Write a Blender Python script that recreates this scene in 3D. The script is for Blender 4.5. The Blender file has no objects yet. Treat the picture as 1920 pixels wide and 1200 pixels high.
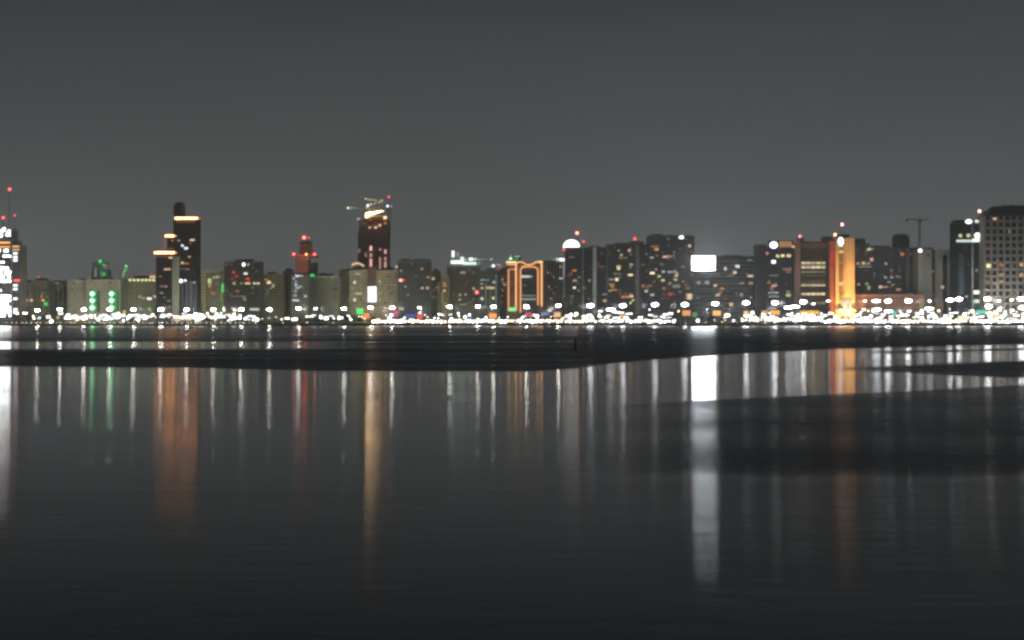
import bpy, bmesh, math, random
from mathutils import Vector, Matrix

rnd = random.Random(11)
scene = bpy.context.scene
COL = scene.collection

# ------------------------------------------------------------------ survey
CAM_H = 6.0
FPX = 2727.0          # focal length in photo pixels (1920 wide)
LAND = 2.5            # height of the quay above the water


def wx(px, Y):
    return (px - 960.0) / FPX * Y


def wz(py, Y):
    return CAM_H + (600.0 - py) / FPX * Y


# ------------------------------------------------------------------ helpers
def link(o, parent=None):
    COL.objects.link(o)
    if parent is not None:
        o.parent = parent
    return o


def tag(o, label=None, cat=None, group=None, kind=None):
    if label: o["label"] = label
    if cat: o["category"] = cat
    if group: o["group"] = group
    if kind: o["kind"] = kind
    return o


def empty(name, loc, label=None, cat=None, group=None):
    o = bpy.data.objects.new(name, None)
    o.location = loc
    o.empty_display_size = 2
    link(o)
    return tag(o, label, cat, group)


class MB:
    """collects faces with material slots and links them as one mesh object"""
    def __init__(self):
        self.v, self.f, self.m = [], [], []

    def quad(self, a, b, c, d, m=0):
        n = len(self.v)
        self.v += [a, b, c, d]
        self.f.append((n, n + 1, n + 2, n + 3))
        self.m.append(m)

    def box(self, x0, x1, y0, y1, z0, z1, m=0):
        n = len(self.v)
        self.v += [(x0, y0, z0), (x1, y0, z0), (x1, y1, z0), (x0, y1, z0),
                   (x0, y0, z1), (x1, y0, z1), (x1, y1, z1), (x0, y1, z1)]
        for q in ((0, 3, 2, 1), (4, 5, 6, 7), (0, 1, 5, 4), (1, 2, 6, 5), (2, 3, 7, 6), (3, 0, 4, 7)):
            self.f.append(tuple(n + i for i in q))
            self.m.append(m)
        return self

    def lathe(self, prof, seg=10, cx=0, cy=0, m=0):
        """prof: list of (radius, z)"""
        n = len(self.v)
        for r, z in prof:
            for k in range(seg):
                a = 2 * math.pi * k / seg
                self.v.append((cx + r * math.cos(a), cy + r * math.sin(a), z))
        for i in range(len(prof) - 1):
            for k in range(seg):
                k2 = (k + 1) % seg
                self.f.append((n + i * seg + k, n + i * seg + k2, n + (i + 1) * seg + k2, n + (i + 1) * seg + k))
                self.m.append(m)
        self.f.append(tuple(n + k for k in reversed(range(seg)))); self.m.append(m)
        self.f.append(tuple(n + (len(prof) - 1) * seg + k for k in range(seg))); self.m.append(m)
        return self

    def tube(self, pts, r, seg=6, m=0):
        pts = [Vector(p) for p in pts]
        n = len(self.v)
        for i, p in enumerate(pts):
            d = (pts[min(i + 1, len(pts) - 1)] - pts[max(i - 1, 0)]).normalized()
            up = Vector((0, 1, 0)) if abs(d.y) < 0.9 else Vector((1, 0, 0))
            s = d.cross(up).normalized()
            u = s.cross(d)
            rr = r[i] if isinstance(r, (list, tuple)) else r
            for k in range(seg):
                a = 2 * math.pi * k / seg
                self.v.append(tuple(p + (s * math.cos(a) + u * math.sin(a)) * rr))
        for i in range(len(pts) - 1):
            for k in range(seg):
                k2 = (k + 1) % seg
                self.f.append((n + i * seg + k, n + i * seg + k2, n + (i + 1) * seg + k2, n + (i + 1) * seg + k))
                self.m.append(m)
        self.f.append(tuple(n + k for k in reversed(range(seg)))); self.m.append(m)
        self.f.append(tuple(n + (len(pts) - 1) * seg + k for k in range(seg))); self.m.append(m)
        return self

    def ball(self, c, r, m=0, seg=10, rings=6, sz=1.0):
        prof = []
        n = len(self.v)
        for i in range(1, rings):
            t = math.pi * i / rings
            for k in range(seg):
                a = 2 * math.pi * k / seg
                self.v.append((c[0] + r * math.sin(t) * math.cos(a), c[1] + r * math.sin(t) * math.sin(a),
                               c[2] - r * sz * math.cos(t)))
        for i in range(rings - 2):
            for k in range(seg):
                k2 = (k + 1) % seg
                self.f.append((n + i * seg + k, n + i * seg + k2, n + (i + 1) * seg + k2, n + (i + 1) * seg + k))
                self.m.append(m)
        b = len(self.v)
        self.v += [(c[0], c[1], c[2] - r * sz), (c[0], c[1], c[2] + r * sz)]
        L = n + (rings - 2) * seg
        for k in range(seg):
            k2 = (k + 1) % seg
            self.f.append((n + k2, n + k, b)); self.m.append(m)
            self.f.append((L + k, L + k2, b + 1)); self.m.append(m)
        return self

    def mesh(self, name, mats, smooth=False, merge=False):
        me = bpy.data.meshes.new(name)
        me.from_pydata(self.v, [], self.f)
        if not isinstance(mats, (list, tuple)):
            mats = [mats]
        for m in mats:
            me.materials.append(m)
        me.polygons.foreach_set("material_index", self.m)
        if smooth:
            me.polygons.foreach_set("use_smooth", [True] * len(self.f))
        if merge:
            bm = bmesh.new(); bm.from_mesh(me)
            bmesh.ops.remove_doubles(bm, verts=bm.verts, dist=0.001)
            bm.to_mesh(me); bm.free()
        me.update()
        return me

    def build(self, name, mats, parent=None, loc=(0, 0, 0), **kw):
        o = bpy.data.objects.new(name, self.mesh(name, mats, **kw))
        o.location = loc
        return link(o, parent)


# ------------------------------------------------------------------ materials
def new_mat(name):
    m = bpy.data.materials.new(name)
    m.use_nodes = True
    nt = m.node_tree
    nt.nodes.clear()
    out = nt.nodes.new("ShaderNodeOutputMaterial")
    return m, nt, out


_wall = {}


def wall_mat(c, rough=0.85, spec=0.3, scale=0.12):
    key = (tuple(c), rough)
    if key in _wall:
        return _wall[key]
    m, nt, out = new_mat("painted_concrete")
    b = nt.nodes.new("ShaderNodeBsdfPrincipled")
    b.inputs["Roughness"].default_value = rough
    b.inputs["Specular IOR Level"].default_value = spec
    tc = nt.nodes.new("ShaderNodeTexCoord")
    mp = nt.nodes.new("ShaderNodeMapping")
    mp.inputs["Scale"].default_value = (1.6, 1.6, 0.35)       # rain streaks run down the wall
    nz = nt.nodes.new("ShaderNodeTexNoise")
    nz.inputs["Scale"].default_value = scale
    nz.inputs["Detail"].default_value = 5
    rp = nt.nodes.new("ShaderNodeMapRange")
    rp.inputs["From Min"].default_value = 0.3
    rp.inputs["From Max"].default_value = 0.7
    rp.inputs["To Min"].default_value = 0.72
    rp.inputs["To Max"].default_value = 1.2
    mx = nt.nodes.new("ShaderNodeVectorMath"); mx.operation = "SCALE"
    mx.inputs[0].default_value = c
    nt.links.new(tc.outputs["Object"], mp.inputs[0])
    nt.links.new(mp.outputs[0], nz.inputs["Vector"])
    nt.links.new(nz.outputs["Fac"], rp.inputs["Value"])
    nt.links.new(rp.outputs[0], mx.inputs["Scale"])
    nt.links.new(mx.outputs[0], b.inputs["Base Color"])
    nt.links.new(b.outputs[0], out.inputs[0])
    _wall[key] = m
    return m


def plain(name, c, rough=0.6, metal=0.0, spec=0.4):
    m, nt, out = new_mat(name)
    b = nt.nodes.new("ShaderNodeBsdfPrincipled")
    tc = nt.nodes.new("ShaderNodeTexCoord")
    nz = nt.nodes.new("ShaderNodeTexNoise"); nz.inputs["Scale"].default_value = 1.3
    nz.inputs["Detail"].default_value = 4
    rp = nt.nodes.new("ShaderNodeMapRange")
    rp.inputs["To Min"].default_value = 0.75; rp.inputs["To Max"].default_value = 1.25
    mx = nt.nodes.new("ShaderNodeVectorMath"); mx.operation = "SCALE"
    mx.inputs[0].default_value = c
    nt.links.new(tc.outputs["Object"], nz.inputs["Vector"])
    nt.links.new(nz.outputs["Fac"], rp.inputs["Value"])
    nt.links.new(rp.outputs[0], mx.inputs["Scale"])
    nt.links.new(mx.outputs[0], b.inputs["Base Color"])
    b.inputs["Roughness"].default_value = rough
    b.inputs["Metallic"].default_value = metal
    b.inputs["Specular IOR Level"].default_value = spec
    nt.links.new(b.outputs[0], out.inputs[0])
    return m


_emit = {}


def emit(c, s, sample=True):
    key = (tuple(c), round(s, 3), sample)
    if key in _emit:
        return _emit[key]
    m, nt, out = new_mat("lamp_glow")
    e = nt.nodes.new("ShaderNodeEmission")
    e.inputs["Color"].default_value = (*c, 1)
    e.inputs["Strength"].default_value = s
    nt.links.new(e.outputs[0], out.inputs[0])
    m.cycles.emission_sampling = "FRONT" if sample else "NONE"
    _emit[key] = m
    return m


W = (1.0, 0.98, 0.92)
C = (0.82, 0.92, 1.0)
YE = (1.0, 0.80, 0.42)
GY = (0.85, 1.0, 0.45)
PG = (0.80, 1.0, 0.85)
O = (1.0, 0.42, 0.12)
PO = (1.0, 0.62, 0.36)
PK = (1.0, 0.50, 0.42)
R = (1.0, 0.07, 0.06)
G = (0.06, 1.0, 0.20)
TE = (0.08, 0.85, 0.62)
BL = (0.25, 0.35, 1.0)

GLASS = plain("dark_window_glass", (0.012, 0.014, 0.018), 0.12, 0, 0.5)
STEEL = plain("galvanised_steel", (0.22, 0.22, 0.22), 0.5, 0.6)
DARKSTEEL = plain("dark_steel", (0.05, 0.05, 0.055), 0.5, 0.4)
BLACK = plain("black_paint", (0.015, 0.015, 0.017), 0.5)
CONC = wall_mat((0.20, 0.20, 0.19))
ROOFM = wall_mat((0.10, 0.10, 0.10))

BUILDINGS = []      # (x0, x1, short) in photo px for the labels of what stands before them


def lattice(mb, p0, du, dz, ulines, zlines, win, depth, nrm):
    """one facade: a connected lattice with recessed panes. ulines/zlines positions, win(i,k) -> bool"""
    n0 = len(mb.v)
    nu = len(ulines)
    for z in zlines:
        for u in ulines:
            mb.v.append(tuple(p0 + du * u + dz * z))
    for k in range(len(zlines) - 1):
        for i in range(nu - 1):
            a, b = n0 + k * nu + i, n0 + k * nu + i + 1
            c, d = b + nu, a + nu
            if win(i, k):
                n = len(mb.v)
                for q in (a, b, c, d):
                    mb.v.append(tuple(Vector(mb.v[q]) - nrm * depth))
                for s, t, s2, t2 in ((a, b, n + 1, n), (b, c, n + 2, n + 1), (c, d, n + 3, n + 2), (d, a, n, n + 3)):
                    mb.f.append((s, t, s2, t2)); mb.m.append(0)
                mb.f.append((n, n + 1, n + 2, n + 3)); mb.m.append(1)
            else:
                mb.f.append((a, b, c, d)); mb.m.append(0)


def lines(total, n, frac, lo=0.0, hi=0.0):
    """edges of n cells with opening fraction frac between margins lo, hi"""
    cell = (total - lo - hi) / n
    L = [0.0]
    for i in range(n):
        s = lo + i * cell
        L += [s + cell * (1 - frac) / 2, s + cell * (1 + frac) / 2]
    L.append(total)
    return L


def block(root, name, x0, x1, y0, y1, z0, z1, wall, style="punched", bay=3.6, floor=3.4, glass=None, fw=None, fh=None, depth=0.5):
    """a storeyed volume in the root's own coordinates, recessed openings on front and both flanks"""
    wdt, h, dep = x1 - x0, z1 - z0, y1 - y0
    nx = max(1, round(wdt / bay)); nz = max(1, round((h - 3) / floor)); ny = max(1, round(dep / bay))
    f_w, f_h = {"punched": (0.5, 0.5), "curtain": (0.86, 0.80), "bands": (0.97, 0.5), "ribs": (0.55, 0.985), "grid": (0.62, 0.6)}[style]
    if fw: f_w = fw
    if fh: f_h = fh
    if style == "bands": nx = max(1, nx // 6); ny = max(1, ny // 6)
    if style == "ribs": nz = max(1, nz // 12)
    zl = lines(h, nz, f_h, 1.0, 2.0)
    win = lambda i, k: i % 2 == 1 and k % 2 == 1
    mb = MB()
    Z = Vector((0, 0, 1))
    lattice(mb, Vector((x0, y0, z0)), Vector((1, 0, 0)), Z, lines(wdt, nx, f_w, .4, .4), zl, win, depth, Vector((0, -1, 0)))
    lattice(mb, Vector((x1, y0, z0)), Vector((0, 1, 0)), Z, lines(dep, ny, f_w, .4, .4), zl, win, depth, Vector((1, 0, 0)))
    lattice(mb, Vector((x0, y1, z0)), Vector((0, -1, 0)), Z, lines(dep, ny, f_w, .4, .4), zl, win, depth, Vector((-1, 0, 0)))
    mb.quad((x1, y1, z0), (x0, y1, z0), (x0, y1, z1), (x1, y1, z1))
    # roof with an upstand parapet
    t = 0.35
    mb.quad((x0 + t, y0 + t, z1 - .9), (x1 - t, y0 + t, z1 - .9), (x1 - t, y1 - t, z1 - .9), (x0 + t, y1 - t, z1 - .9))
    o4 = [(x0, y0), (x1, y0), (x1, y1), (x0, y1)]
    i4 = [(x0 + t, y0 + t), (x1 - t, y0 + t), (x1 - t, y1 - t), (x0 + t, y1 - t)]
    for k in range(4):
        j = (k + 1) % 4
        mb.quad((*o4[k], z1), (*o4[j], z1), (*i4[j], z1), (*i4[k], z1))
        mb.quad((*i4[k], z1), (*i4[j], z1), (*i4[j], z1 - .9), (*i4[k], z1 - .9))
    return mb.build(name, [wall, glass or GLASS], root, merge=True)


class Bld:
    """a building: its root Empty at the base, and tools that place parts given in survey pixels at its own distance"""
    def __init__(self, name, label, short, x0, x1, yt, Y, dep, col, style="punched", bay=3.6, floor=3.4, cat="building",
                 glass=None, fw=None, fh=None, depth=.5, roof=True, group=None, reg=True, rough=.85):
        self.Y, self.dep = Y, dep
        self.X0, self.X1 = wx(x0, Y), wx(x1, Y)
        self.cx = (self.X0 + self.X1) / 2
        self.root = empty(name, (self.cx, Y, LAND), label, cat, group)
        self.wall = wall_mat(col, rough)
        self.top = wz(yt, Y) - LAND
        self.glass = glass
        if reg: BUILDINGS.append((x0, x1, short))
        self.body = block(self.root, "wall", self.X0 - self.cx, self.X1 - self.cx, 0, dep, 0, self.top, self.wall, style, bay, floor, glass, fw, fh, depth)
        if roof:
            n = rnd.choice((1, 2, 2))
            w = self.X1 - self.X0
            for k in range(n):
                hw = w * rnd.uniform(.12, .22)
                c = w * rnd.uniform(-.25, .25)
                self.box("roof_housing", c - hw, c + hw, dep * .3, dep * .7, self.top - .9, self.top + rnd.uniform(1.2, 3.6), ROOFM)

    def lx(self, px): return wx(px, self.Y) - self.cx
    def lz(self, py): return wz(py, self.Y) - LAND

    def box(self, name, x0, x1, y0, y1, z0, z1, mat, parent=None):
        return MB().box(x0, x1, y0, y1, z0, z1).build(name, mat, parent or self.root)

    def pbox(self, name, px0, px1, py0, py1, y0, y1, mat, parent=None):
        return self.box(name, self.lx(px0), self.lx(px1), y0, y1, self.lz(py1), self.lz(py0), mat, parent)

    def pblock(self, name, px0, px1, pyt, y0, y1, col, style="punched", pyb=None, glass=None, **kw):
        z0 = 0 if pyb is None else self.lz(pyb)
        return block(self.root, name, self.lx(px0), self.lx(px1), y0, y1, z0, self.lz(pyt), wall_mat(col), style, glass=glass or self.glass, **kw)

    def lit(self, items, y=0.0, sample=False, name="lit_window"):
        """items (px, py, w px, h px, colour, strength): a framed pane that stands just proud of the wall"""
        for (px, py, w, h, c, s) in items:
            x, z = self.lx(px), self.lz(py)
            k = self.Y / FPX / 2
            self.box(name, x - w * k, x + w * k, y - .12, y + .05, z - h * k, z + h * k, emit(c, s, sample))

    def scatter(self, n, pal, s=(.12, .6), x=None, ytop=None, ybot=575, seed=0, w=(3, 5.5), h=(2.6, 3.6)):
        r = random.Random(seed + int(self.cx * 10))
        x0, x1 = x or (self.px0(), self.px1())
        yt = ytop if ytop else 600 - (self.top + LAND - CAM_H) * FPX / self.Y + 6
        items = []
        for _ in range(n):
            row = int((ybot - yt) / 6.2)
            py = yt + 6.2 * r.randrange(max(1, row))
            px = x0 + 5 + (x1 - x0 - 10) * round(r.random() * 7) / 7
            st = .8 * (s[0] + (s[1] - s[0]) * r.random() ** 2.5)
            items.append((px, py, r.uniform(*w), r.uniform(*h), r.choice(pal), round(st, 2) + .02))
        self.lit(items)

    def px0(self): return 960 + self.X0 * FPX / self.Y
    def px1(self): return 960 + self.X1 * FPX / self.Y

    def beacon(self, px, py, pyb=None, s=7, r=1.0, col=R, y=None):
        """a thin mast with an obstruction light"""
        y = self.dep * .4 if y is None else y
        x, z = wx(px, self.Y + y) - self.cx, wz(py, self.Y + y) - LAND
        zb = self.top - 1 if pyb is None else self.lz(pyb)
        m = MB().tube([(x, y, zb), (x, y, z - r * .5)], [.45, .25]).build("mast", DARKSTEEL, self.root)
        MB().ball((x, y, z), r).build("beacon", emit(col, s), m, smooth=True)
        return m

    def lamp(self, px, py, w, h, c, s, y=-.8, d=.8, name="rooftop_light"):
        w, h = w * .82, h * .82
        """a floodlight box on the roof edge"""
        k = self.Y / FPX / 2
        x, z = self.lx(px), self.lz(py)
        o = MB().box(x - w * k - .2, x + w * k + .2, y + d * .5, y + d, z - h * k - .2, z + h * k + .2).build(name, DARKSTEEL, self.root)
        mb = MB(); mb.ball((x, y + d * .5, z), 1.0, seg=12, rings=7)
        for i, v in enumerate(mb.v):
            mb.v[i] = (x + (v[0] - x) * w * k, y + d * .5 + (v[1] - y - d * .5) * .45, z + (v[2] - z) * h * k)
        mb.build("lens", emit(c, s), o, smooth=True)
        return o


def spot(name, parent, loc, tgt, c, e, ang=70, blend=.6, r=.4):
    l = bpy.data.lights.new(name, "SPOT")
    l.color = c; l.energy = e; l.spot_size = math.radians(ang); l.spot_blend = blend; l.shadow_soft_size = r
    o = bpy.data.objects.new(name, l)
    o.location = loc
    o.rotation_euler = (Vector(tgt) - Vector(loc)).to_track_quat("-Z", "Y").to_euler()
    return link(o, parent)


# ------------------------------------------------------------------ the skyline, left to right
OLIVE = (0.34, 0.33, 0.22)
OLIVE2 = (0.30, 0.31, 0.20)
BEIGE = (0.40, 0.37, 0.28)
GREY = (0.26, 0.27, 0.26)
DGREY = (0.10, 0.105, 0.11)
DARK = (0.045, 0.047, 0.052)
BROWN = (0.16, 0.10, 0.075)
PALE = (0.42, 0.43, 0.40)
LEFTPAL = (YE, GY, PO, W, YE)
DARKPAL = (YE, PO, GY, O, W, PK)

# 1 floodlit white tower at the left edge
b = Bld("construction_tower", "tall unfinished tower ablaze with white working lights, red lamps on its masts", "white floodlit tower",
        -62, 22, 448, 1580, 34, (0.30, 0.28, 0.26), "bands", fh=.6)
b.pblock("wall", 22, 36, 458, 3, 26, (0.22, 0.17, 0.15), "ribs")
b.pblock("crown", -40, 19, 428, 6, 26, (0.3, 0.3, 0.3), "bands", pyb=448)
for k, py in enumerate((433, 440, 470, 480, 492, 503, 511, 519, 527, 545, 556, 563, 570, 577, 584, 591)):
    x1 = 20 if py > 450 else 16
    x0 = -58 if py > 450 else -36
    if py in (492, 545): x1 = 8
    xx = x0
    while xx < x1:
        w_ = min(rnd.uniform(4, 9), x1 - xx)
        if rnd.random() < .84 or w_ < 3:
            b.lit([(xx + w_ / 2, py + rnd.uniform(-.6, .6), w_ * .92, rnd.uniform(3.6, 5.2) if py not in (480, 492, 545) else 2.6, W if rnd.random() < .6 else C, rnd.choice((7.0, 12.0, 20.0)))], y=(6 if py < 448 else 0), sample=True, name="lit_floor")
        xx += w_
b.lit([(-18, 455, 74, 3.0, O, 2.2), (-18, 463, 74, 3.5, O, 1.4)], name="lit_floor")
b.lit([(28, 462, 13, 3, O, 1.6), (28, 468, 13, 2.5, PO, 1.2)], y=3, name="lit_floor")
for py in (475, 482, 488, 535, 542, 560, 580, 586):
    b.lit([(27, py, 8, 4, C, 2.6)], y=3, sample=True, name="lit_floor")
b.lit([(30, 525.5, 11, 3.5, R, 3)], y=3, name="red_lamp_row")
b.lamp(8, 430, 7, 9, W, 6); b.lamp(16, 437, 9, 8, W, 6); b.lamp(2, 442, 8, 7, W, 6)
b.beacon(18, 355, 430, 9, 1.3); b.beacon(6, 408, 430, 7, 1.2); b.beacon(28, 404, 460, 3, .9, y=8)

# 2 low left blocks
b = Bld("apartment_block", "low olive block beside the white floodlit tower, with an orange lamp row", "olive block with the orange lamp row",
        37, 62, 530, 1640, 22, OLIVE, "punched")
b.scatter(6, LEFTPAL, (.08, .35))
b.lit([(40, 563, 4.5, 3.4, O, 1.6), (50, 563, 4.5, 3.4, PO, 1.6), (59, 563, 4.5, 3.4, PO, 1.6), (45, 554, 3.5, 3, O, .8)])
b = Bld("apartment_block", "olive block carrying a small red light on its flat roof at the far left", "olive block with the red roof light",
        61, 92, 526, 1660, 22, OLIVE2, "punched", bay=3)
b.lit([(70, 563, 4.5, 3.4, O, 1.6), (81, 563, 5.5, 3.4, O, 1.6), (78, 556, 3, 3, PO, .7), (86, 570, 7, 6, G, .9)])
b.scatter(7, LEFTPAL, (.08, .3)); b.beacon(72, 520, s=3, r=.9)
b = Bld("apartment_block", "narrow dim block with a pale green lit parapet beside the olive blocks", "green parapet block",
        91, 127, 531, 1700, 22, GREY, "ribs", bay=5)
b.lit([(104, 531, 14, 3, PG, .25), (104, 540, 10, 2, PG, .15)]); b.scatter(6, LEFTPAL, (.08, .3))
b = Bld("apartment_block", "pale beige slab with a fine window grid left of the green lit pair", "pale beige grid slab",
        127, 159, 525, 1620, 20, BEIGE, "grid", bay=2.4, floor=2.9, depth=.35, fw=.45, fh=.5)
b.lit([(143, 527, 26, 1.6, YE, .3)]); b.scatter(5, LEFTPAL, (.1, .3))
# 5 green lit pair with a construction frame behind
b = Bld("apartment_block", "beige block with two columns of bright green lights down its front", "block with the two green light columns",
        161, 226, 524, 1610, 22, BEIGE, "grid", bay=3, fw=.4, fh=.5)
for px in (173, 209):
    for py in (551, 563.5, 577):
        b.lamp(px, py, 9, 8.5, (0.2, 1.0, 0.38), 9.5, name="green_lamp")
        b.lit([(px + 9, py - 1, 9, 3, G, 1.3)], sample=True, name="green_lamp")
    b.pbox("green_strip", px - 2.2, px + 2.2, 545, 585, -.35, .05, emit((.1, 1, .3), .9))
    b.pbox("green_strip", px + 8, px + 14, 545, 585, -.3, .05, emit((.06, .8, .25), .3 if px > 200 else .12))
b.scatter(6, LEFTPAL, (.1, .35))
b.lit([(168, 522, 3, 3, R, .9), (171, 536, 3, 3, O, .7)])
b = Bld("unfinished_building", "green lit concrete frame rising behind the pale blocks near the left", "green frame building",
        170, 201, 505, 1760, 18, (0.2, 0.3, 0.2), "bands", roof=False, reg=False)
for px in (174, 187, 199):
    b.pbox("column", px - 1.6, px + 1.6, 495, 506, 1, 4, wall_mat((.2, .3, .2)))
b.pbox("lintel", 171, 202, 492, 495.2, .5, 5, wall_mat((.2, .3, .2)))
b.lit([(179, 512, 4, 16, PG, .22), (190, 514, 3, 12, PG, .2), (195, 514, 4, 6, G, .8), (189, 494, 8, 3, G, .35), (199, 500, 4, 7, PG, .25)], y=-.2, name="green_lamp")
b.beacon(188, 489, 494, 2.5, .9, G)
spot("facade_light", b.root, (0, -26, b.top - 14), (0, 1, b.top), (.35, 1, .5), 9000, 80)


def crane(label, px, pyb, pyt, tip, tail, Y, lamps, col=(.3, .25, .08), name="tower_crane", r=.6):
    """mast + jib + counter jib + tie bars; tip and tail in survey pixels"""
    X = wx(px, Y)
    root = empty(name, (X, Y, wz(pyb, Y)), label, "crane")
    m = plain("crane_paint", col, .5)
    zt = wz(pyt, Y) - wz(pyb, Y)
    mb = MB()
    t = 1.0
    for sx in (-t, t):
        for sy in (-t, t):
            mb.tube([(sx, sy, 0), (sx, sy, zt)], r * .35, 4)
    n = max(3, int(zt / 3))
    for i in range(n):
        z0, z1 = zt * i / n, zt * (i + 1) / n
        s = t if i % 2 else -t
        for sy in (-t, t):
            mb.tube([(-s, sy, z0), (s, sy, z1)], r * .22, 4)
    mb.build("mast", m, root)

    def jib(nm, p):
        a = Vector((0, 0, zt)); e = Vector((wx(p[0], Y) - X, 0, wz(p[1], Y) - wz(pyb, Y)))
        q = MB(); k = max(4, int((e - a).length / 4))
        for dy, dz in ((-.7, 0), (.7, 0), (0, 1.3)):
            o = Vector((0, dy, dz)); q.tube([a + o, e + o * .4], r * .32, 4)
        for i in range(k):
            u = a.lerp(e, i / k); v = a.lerp(e, (i + .5) / k)
            q.tube([u + Vector((0, -.7, 0)), v + Vector((0, 0, 1.2))], r * .2, 4)
            q.tube([u + Vector((0, .7, 0)), v + Vector((0, 0, 1.2))], r * .2, 4)
        q.build(nm, m, root)
        return a, e
    a, e = jib("jib", tip)
    a2, e2 = jib("counter_jib", tail)
    MB().box(e2.x - 1.6, e2.x + 1.6, -1, 1, e2.z - 2.4, e2.z).build("counterweight", CONC, root)
    MB().box(.8, 2.6, -1, 1, zt - 2.4, zt).build("cab", plain("crane_cab", (.3, .3, .3)), root)
    q = MB(); top = Vector((0, 0, zt + 5))
    q.tube([a, top], r * .4, 4); q.tube([top, a.lerp(e, .7)], r * .15, 4); q.tube([top, a2.lerp(e2, .8)], r * .15, 4)
    q.build("tie_bar", DARKSTEEL, root)
    for (lx, ly, c, s, rr) in lamps:
        MB().ball((wx(lx, Y) - X, -1.2, wz(ly, Y) - wz(pyb, Y)), rr, seg=8, rings=5).build("crane_light", emit(c, s, s > 2), root, smooth=True)
    return root


crane("luffing crane with green lit jib standing over the green frame building", 188, 506, 500, (196, 488), (183, 498), 1765,
      [(188, 491, G, 2.2, 1.0), (195, 497, G, 1.6, .9), (193, 493, G, 1.2, .8)], (.1, .3, .12))
crane("slanting green crane with a bluish white lamp at its foot", 229, 531, 524, (238, 497), (222, 526), 1700,
      [(237, 499, G, 3, 1.0), (235.5, 504, G, 1.6, .9), (234, 509, GY, 1.4, .8), (232, 514, GY, 1.4, .8), (231, 519, G, 1.4, .8), (239, 506, G, .9, .8)], (.12, .35, .12))
# 6
b = Bld("apartment_block", "broad block under a long row of yellow roof lamps beside the twin dark towers", "block with the yellow roof lamp row",
        225, 292, 522, 1625, 22, OLIVE2, "punched", bay=3.2)
for i, px in enumerate((244, 251.5, 259, 267, 274, 281, 288, 295)):
    b.lit([(px, 525.2, 4.6, 3.4, YE if i % 2 else GY, 1.6)], y=-.1, name="roof_lamp")
b.lit([(286, 519, 10, 5, PO, 1.0), (280, 560, 9, 5, C, 1.4), (269, 559, 7, 3, PK, .7), (290, 556, 5, 3, YE, .9), (262, 556, 3.5, 3.5, YE, .6), (280, 579, 4, 3.5, G, 1.2)])
b.lamp(228, 527, 11, 7, C, 3.4, name="floodlight"); b.lamp(226, 536, 9, 5, W, 2.6, name="floodlight")
b.scatter(9, LEFTPAL, (.08, .3)); b.box("roof_housing", 8, 14, 6, 12, b.top - 1, b.top + 3, b.wall)
# 7 twin dark towers
TW = (0.022, 0.024, 0.034)
b = Bld("stepped_tower", "tall dark stepped towers crowned by glowing orange and white roof strips", "twin dark towers",
        325, 367, 410, 1600, 26, TW, "curtain", bay=2.6, roof=False)
b.pblock("wall", 291, 325, 477, 4, 26, TW, "curtain", bay=2.6)
b.pblock("wall", 310, 325.2, 444, 8, 26, (0.10, 0.045, 0.03), "curtain", bay=2.6)
b.pblock("lift_core", 322, 339, 382, 9, 22, (0.07, 0.05, 0.055), "ribs", pyb=440, bay=3)
b.pbox("core_cap", 325, 337, 377.5, 382.4, 11, 20, wall_mat((.07, .05, .05)))
b.pblock("podium", 335, 369, 527, -5, 2, (0.12, 0.13, 0.17), "ribs", bay=5.2)
for (x0, x1, py, h) in ((329, 371, 409.5, 3.6), (311, 327, 442.5, 3.4), (290.5, 328, 473.8, 3.6)):
    s = b.pbox("roof_slab", x0 - .6, x1 + .6, py - h / 2 - 1.6, py - h / 2, -2.6, 10, wall_mat((.2, .1, .06)))
    b.pbox("light_strip", x0, x1, py - h / 2 + .2, py + h / 2, -3.0, -2.2, emit((1.0, .40, .15), 14), s)
    b.pbox("orange_strip", x0 + 8, x1 + 4.5, py - h / 2 + .6, py + h / 2 - .4, -2.0, -1.2, emit((1.0, .28, .06), 1.6), s)
b.pbox("light_strip", 305.5, 308, 441, 472, 4.4, 5.2, emit((1.0, .38, .16), .35), None)
b.lit([(308, 480.5, 33, 3.0, (1, .3, .1), .22), (348, 416, 36, 3.0, (1, .3, .1), .22)], y=-.1, name="lit_floor")  # orange glow under the roof strips, put in as emissive bands
b.lit([(320, 450, 4, 4, (1, .35, .1), .5), (319, 466, 13, 3, (1, .3, .1), .3)], y=7.8)
b.lit([(360.5, 450, 9, 2.8, PO, 1.5), (342, 460.5, 5, 4, C, 1.5), (349, 465.5, 7, 4, C, 1.7), (335, 451, 5, 3.4, C, .3), (355, 481.5, 5, 3, YE, .6),
       (342, 493, 5, 4, YE, 1.0), (350, 494, 8, 2.6, O, .5), (341, 504, 4, 3, BL, .3), (351, 504.5, 9, 2.6, PK, .35), (357, 456, 4, 2.4, C, .2)])
b.lit([(320, 483, 11, 2.8, YE, 1.1), (312, 504.5, 13, 3.6, PO, .8), (309, 537, 6, 3, PO, .5), (301, 536.5, 5, 2.6, PK, .4), (301, 549, 6, 3, W, .3), (299, 518, 4, 3, O, .4),
       (315, 564, 7, 2.6, YE, .3), (317, 575, 5, 2.6, W, .25), (306, 557, 4, 2.6, YE, .25)], y=4)
b.lamp(341, 527, 10, 8, C, 3.6, y=-6); b.lamp(349.5, 526, 6, 5, W, 2.2, y=-6); b.lamp(366, 530, 5, 4, C, .8, y=-6)
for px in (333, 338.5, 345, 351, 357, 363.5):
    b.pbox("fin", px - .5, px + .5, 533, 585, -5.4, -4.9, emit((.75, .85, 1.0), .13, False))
b = Bld("apartment_block", "pale grey slab seen in the gap between the twin dark towers", "grey slab in the gap", 323, 334.5, 481, 1588, 6, (0.34, 0.36, 0.29), "grid", bay=2.4, reg=False, fw=.4, fh=.4)
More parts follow.
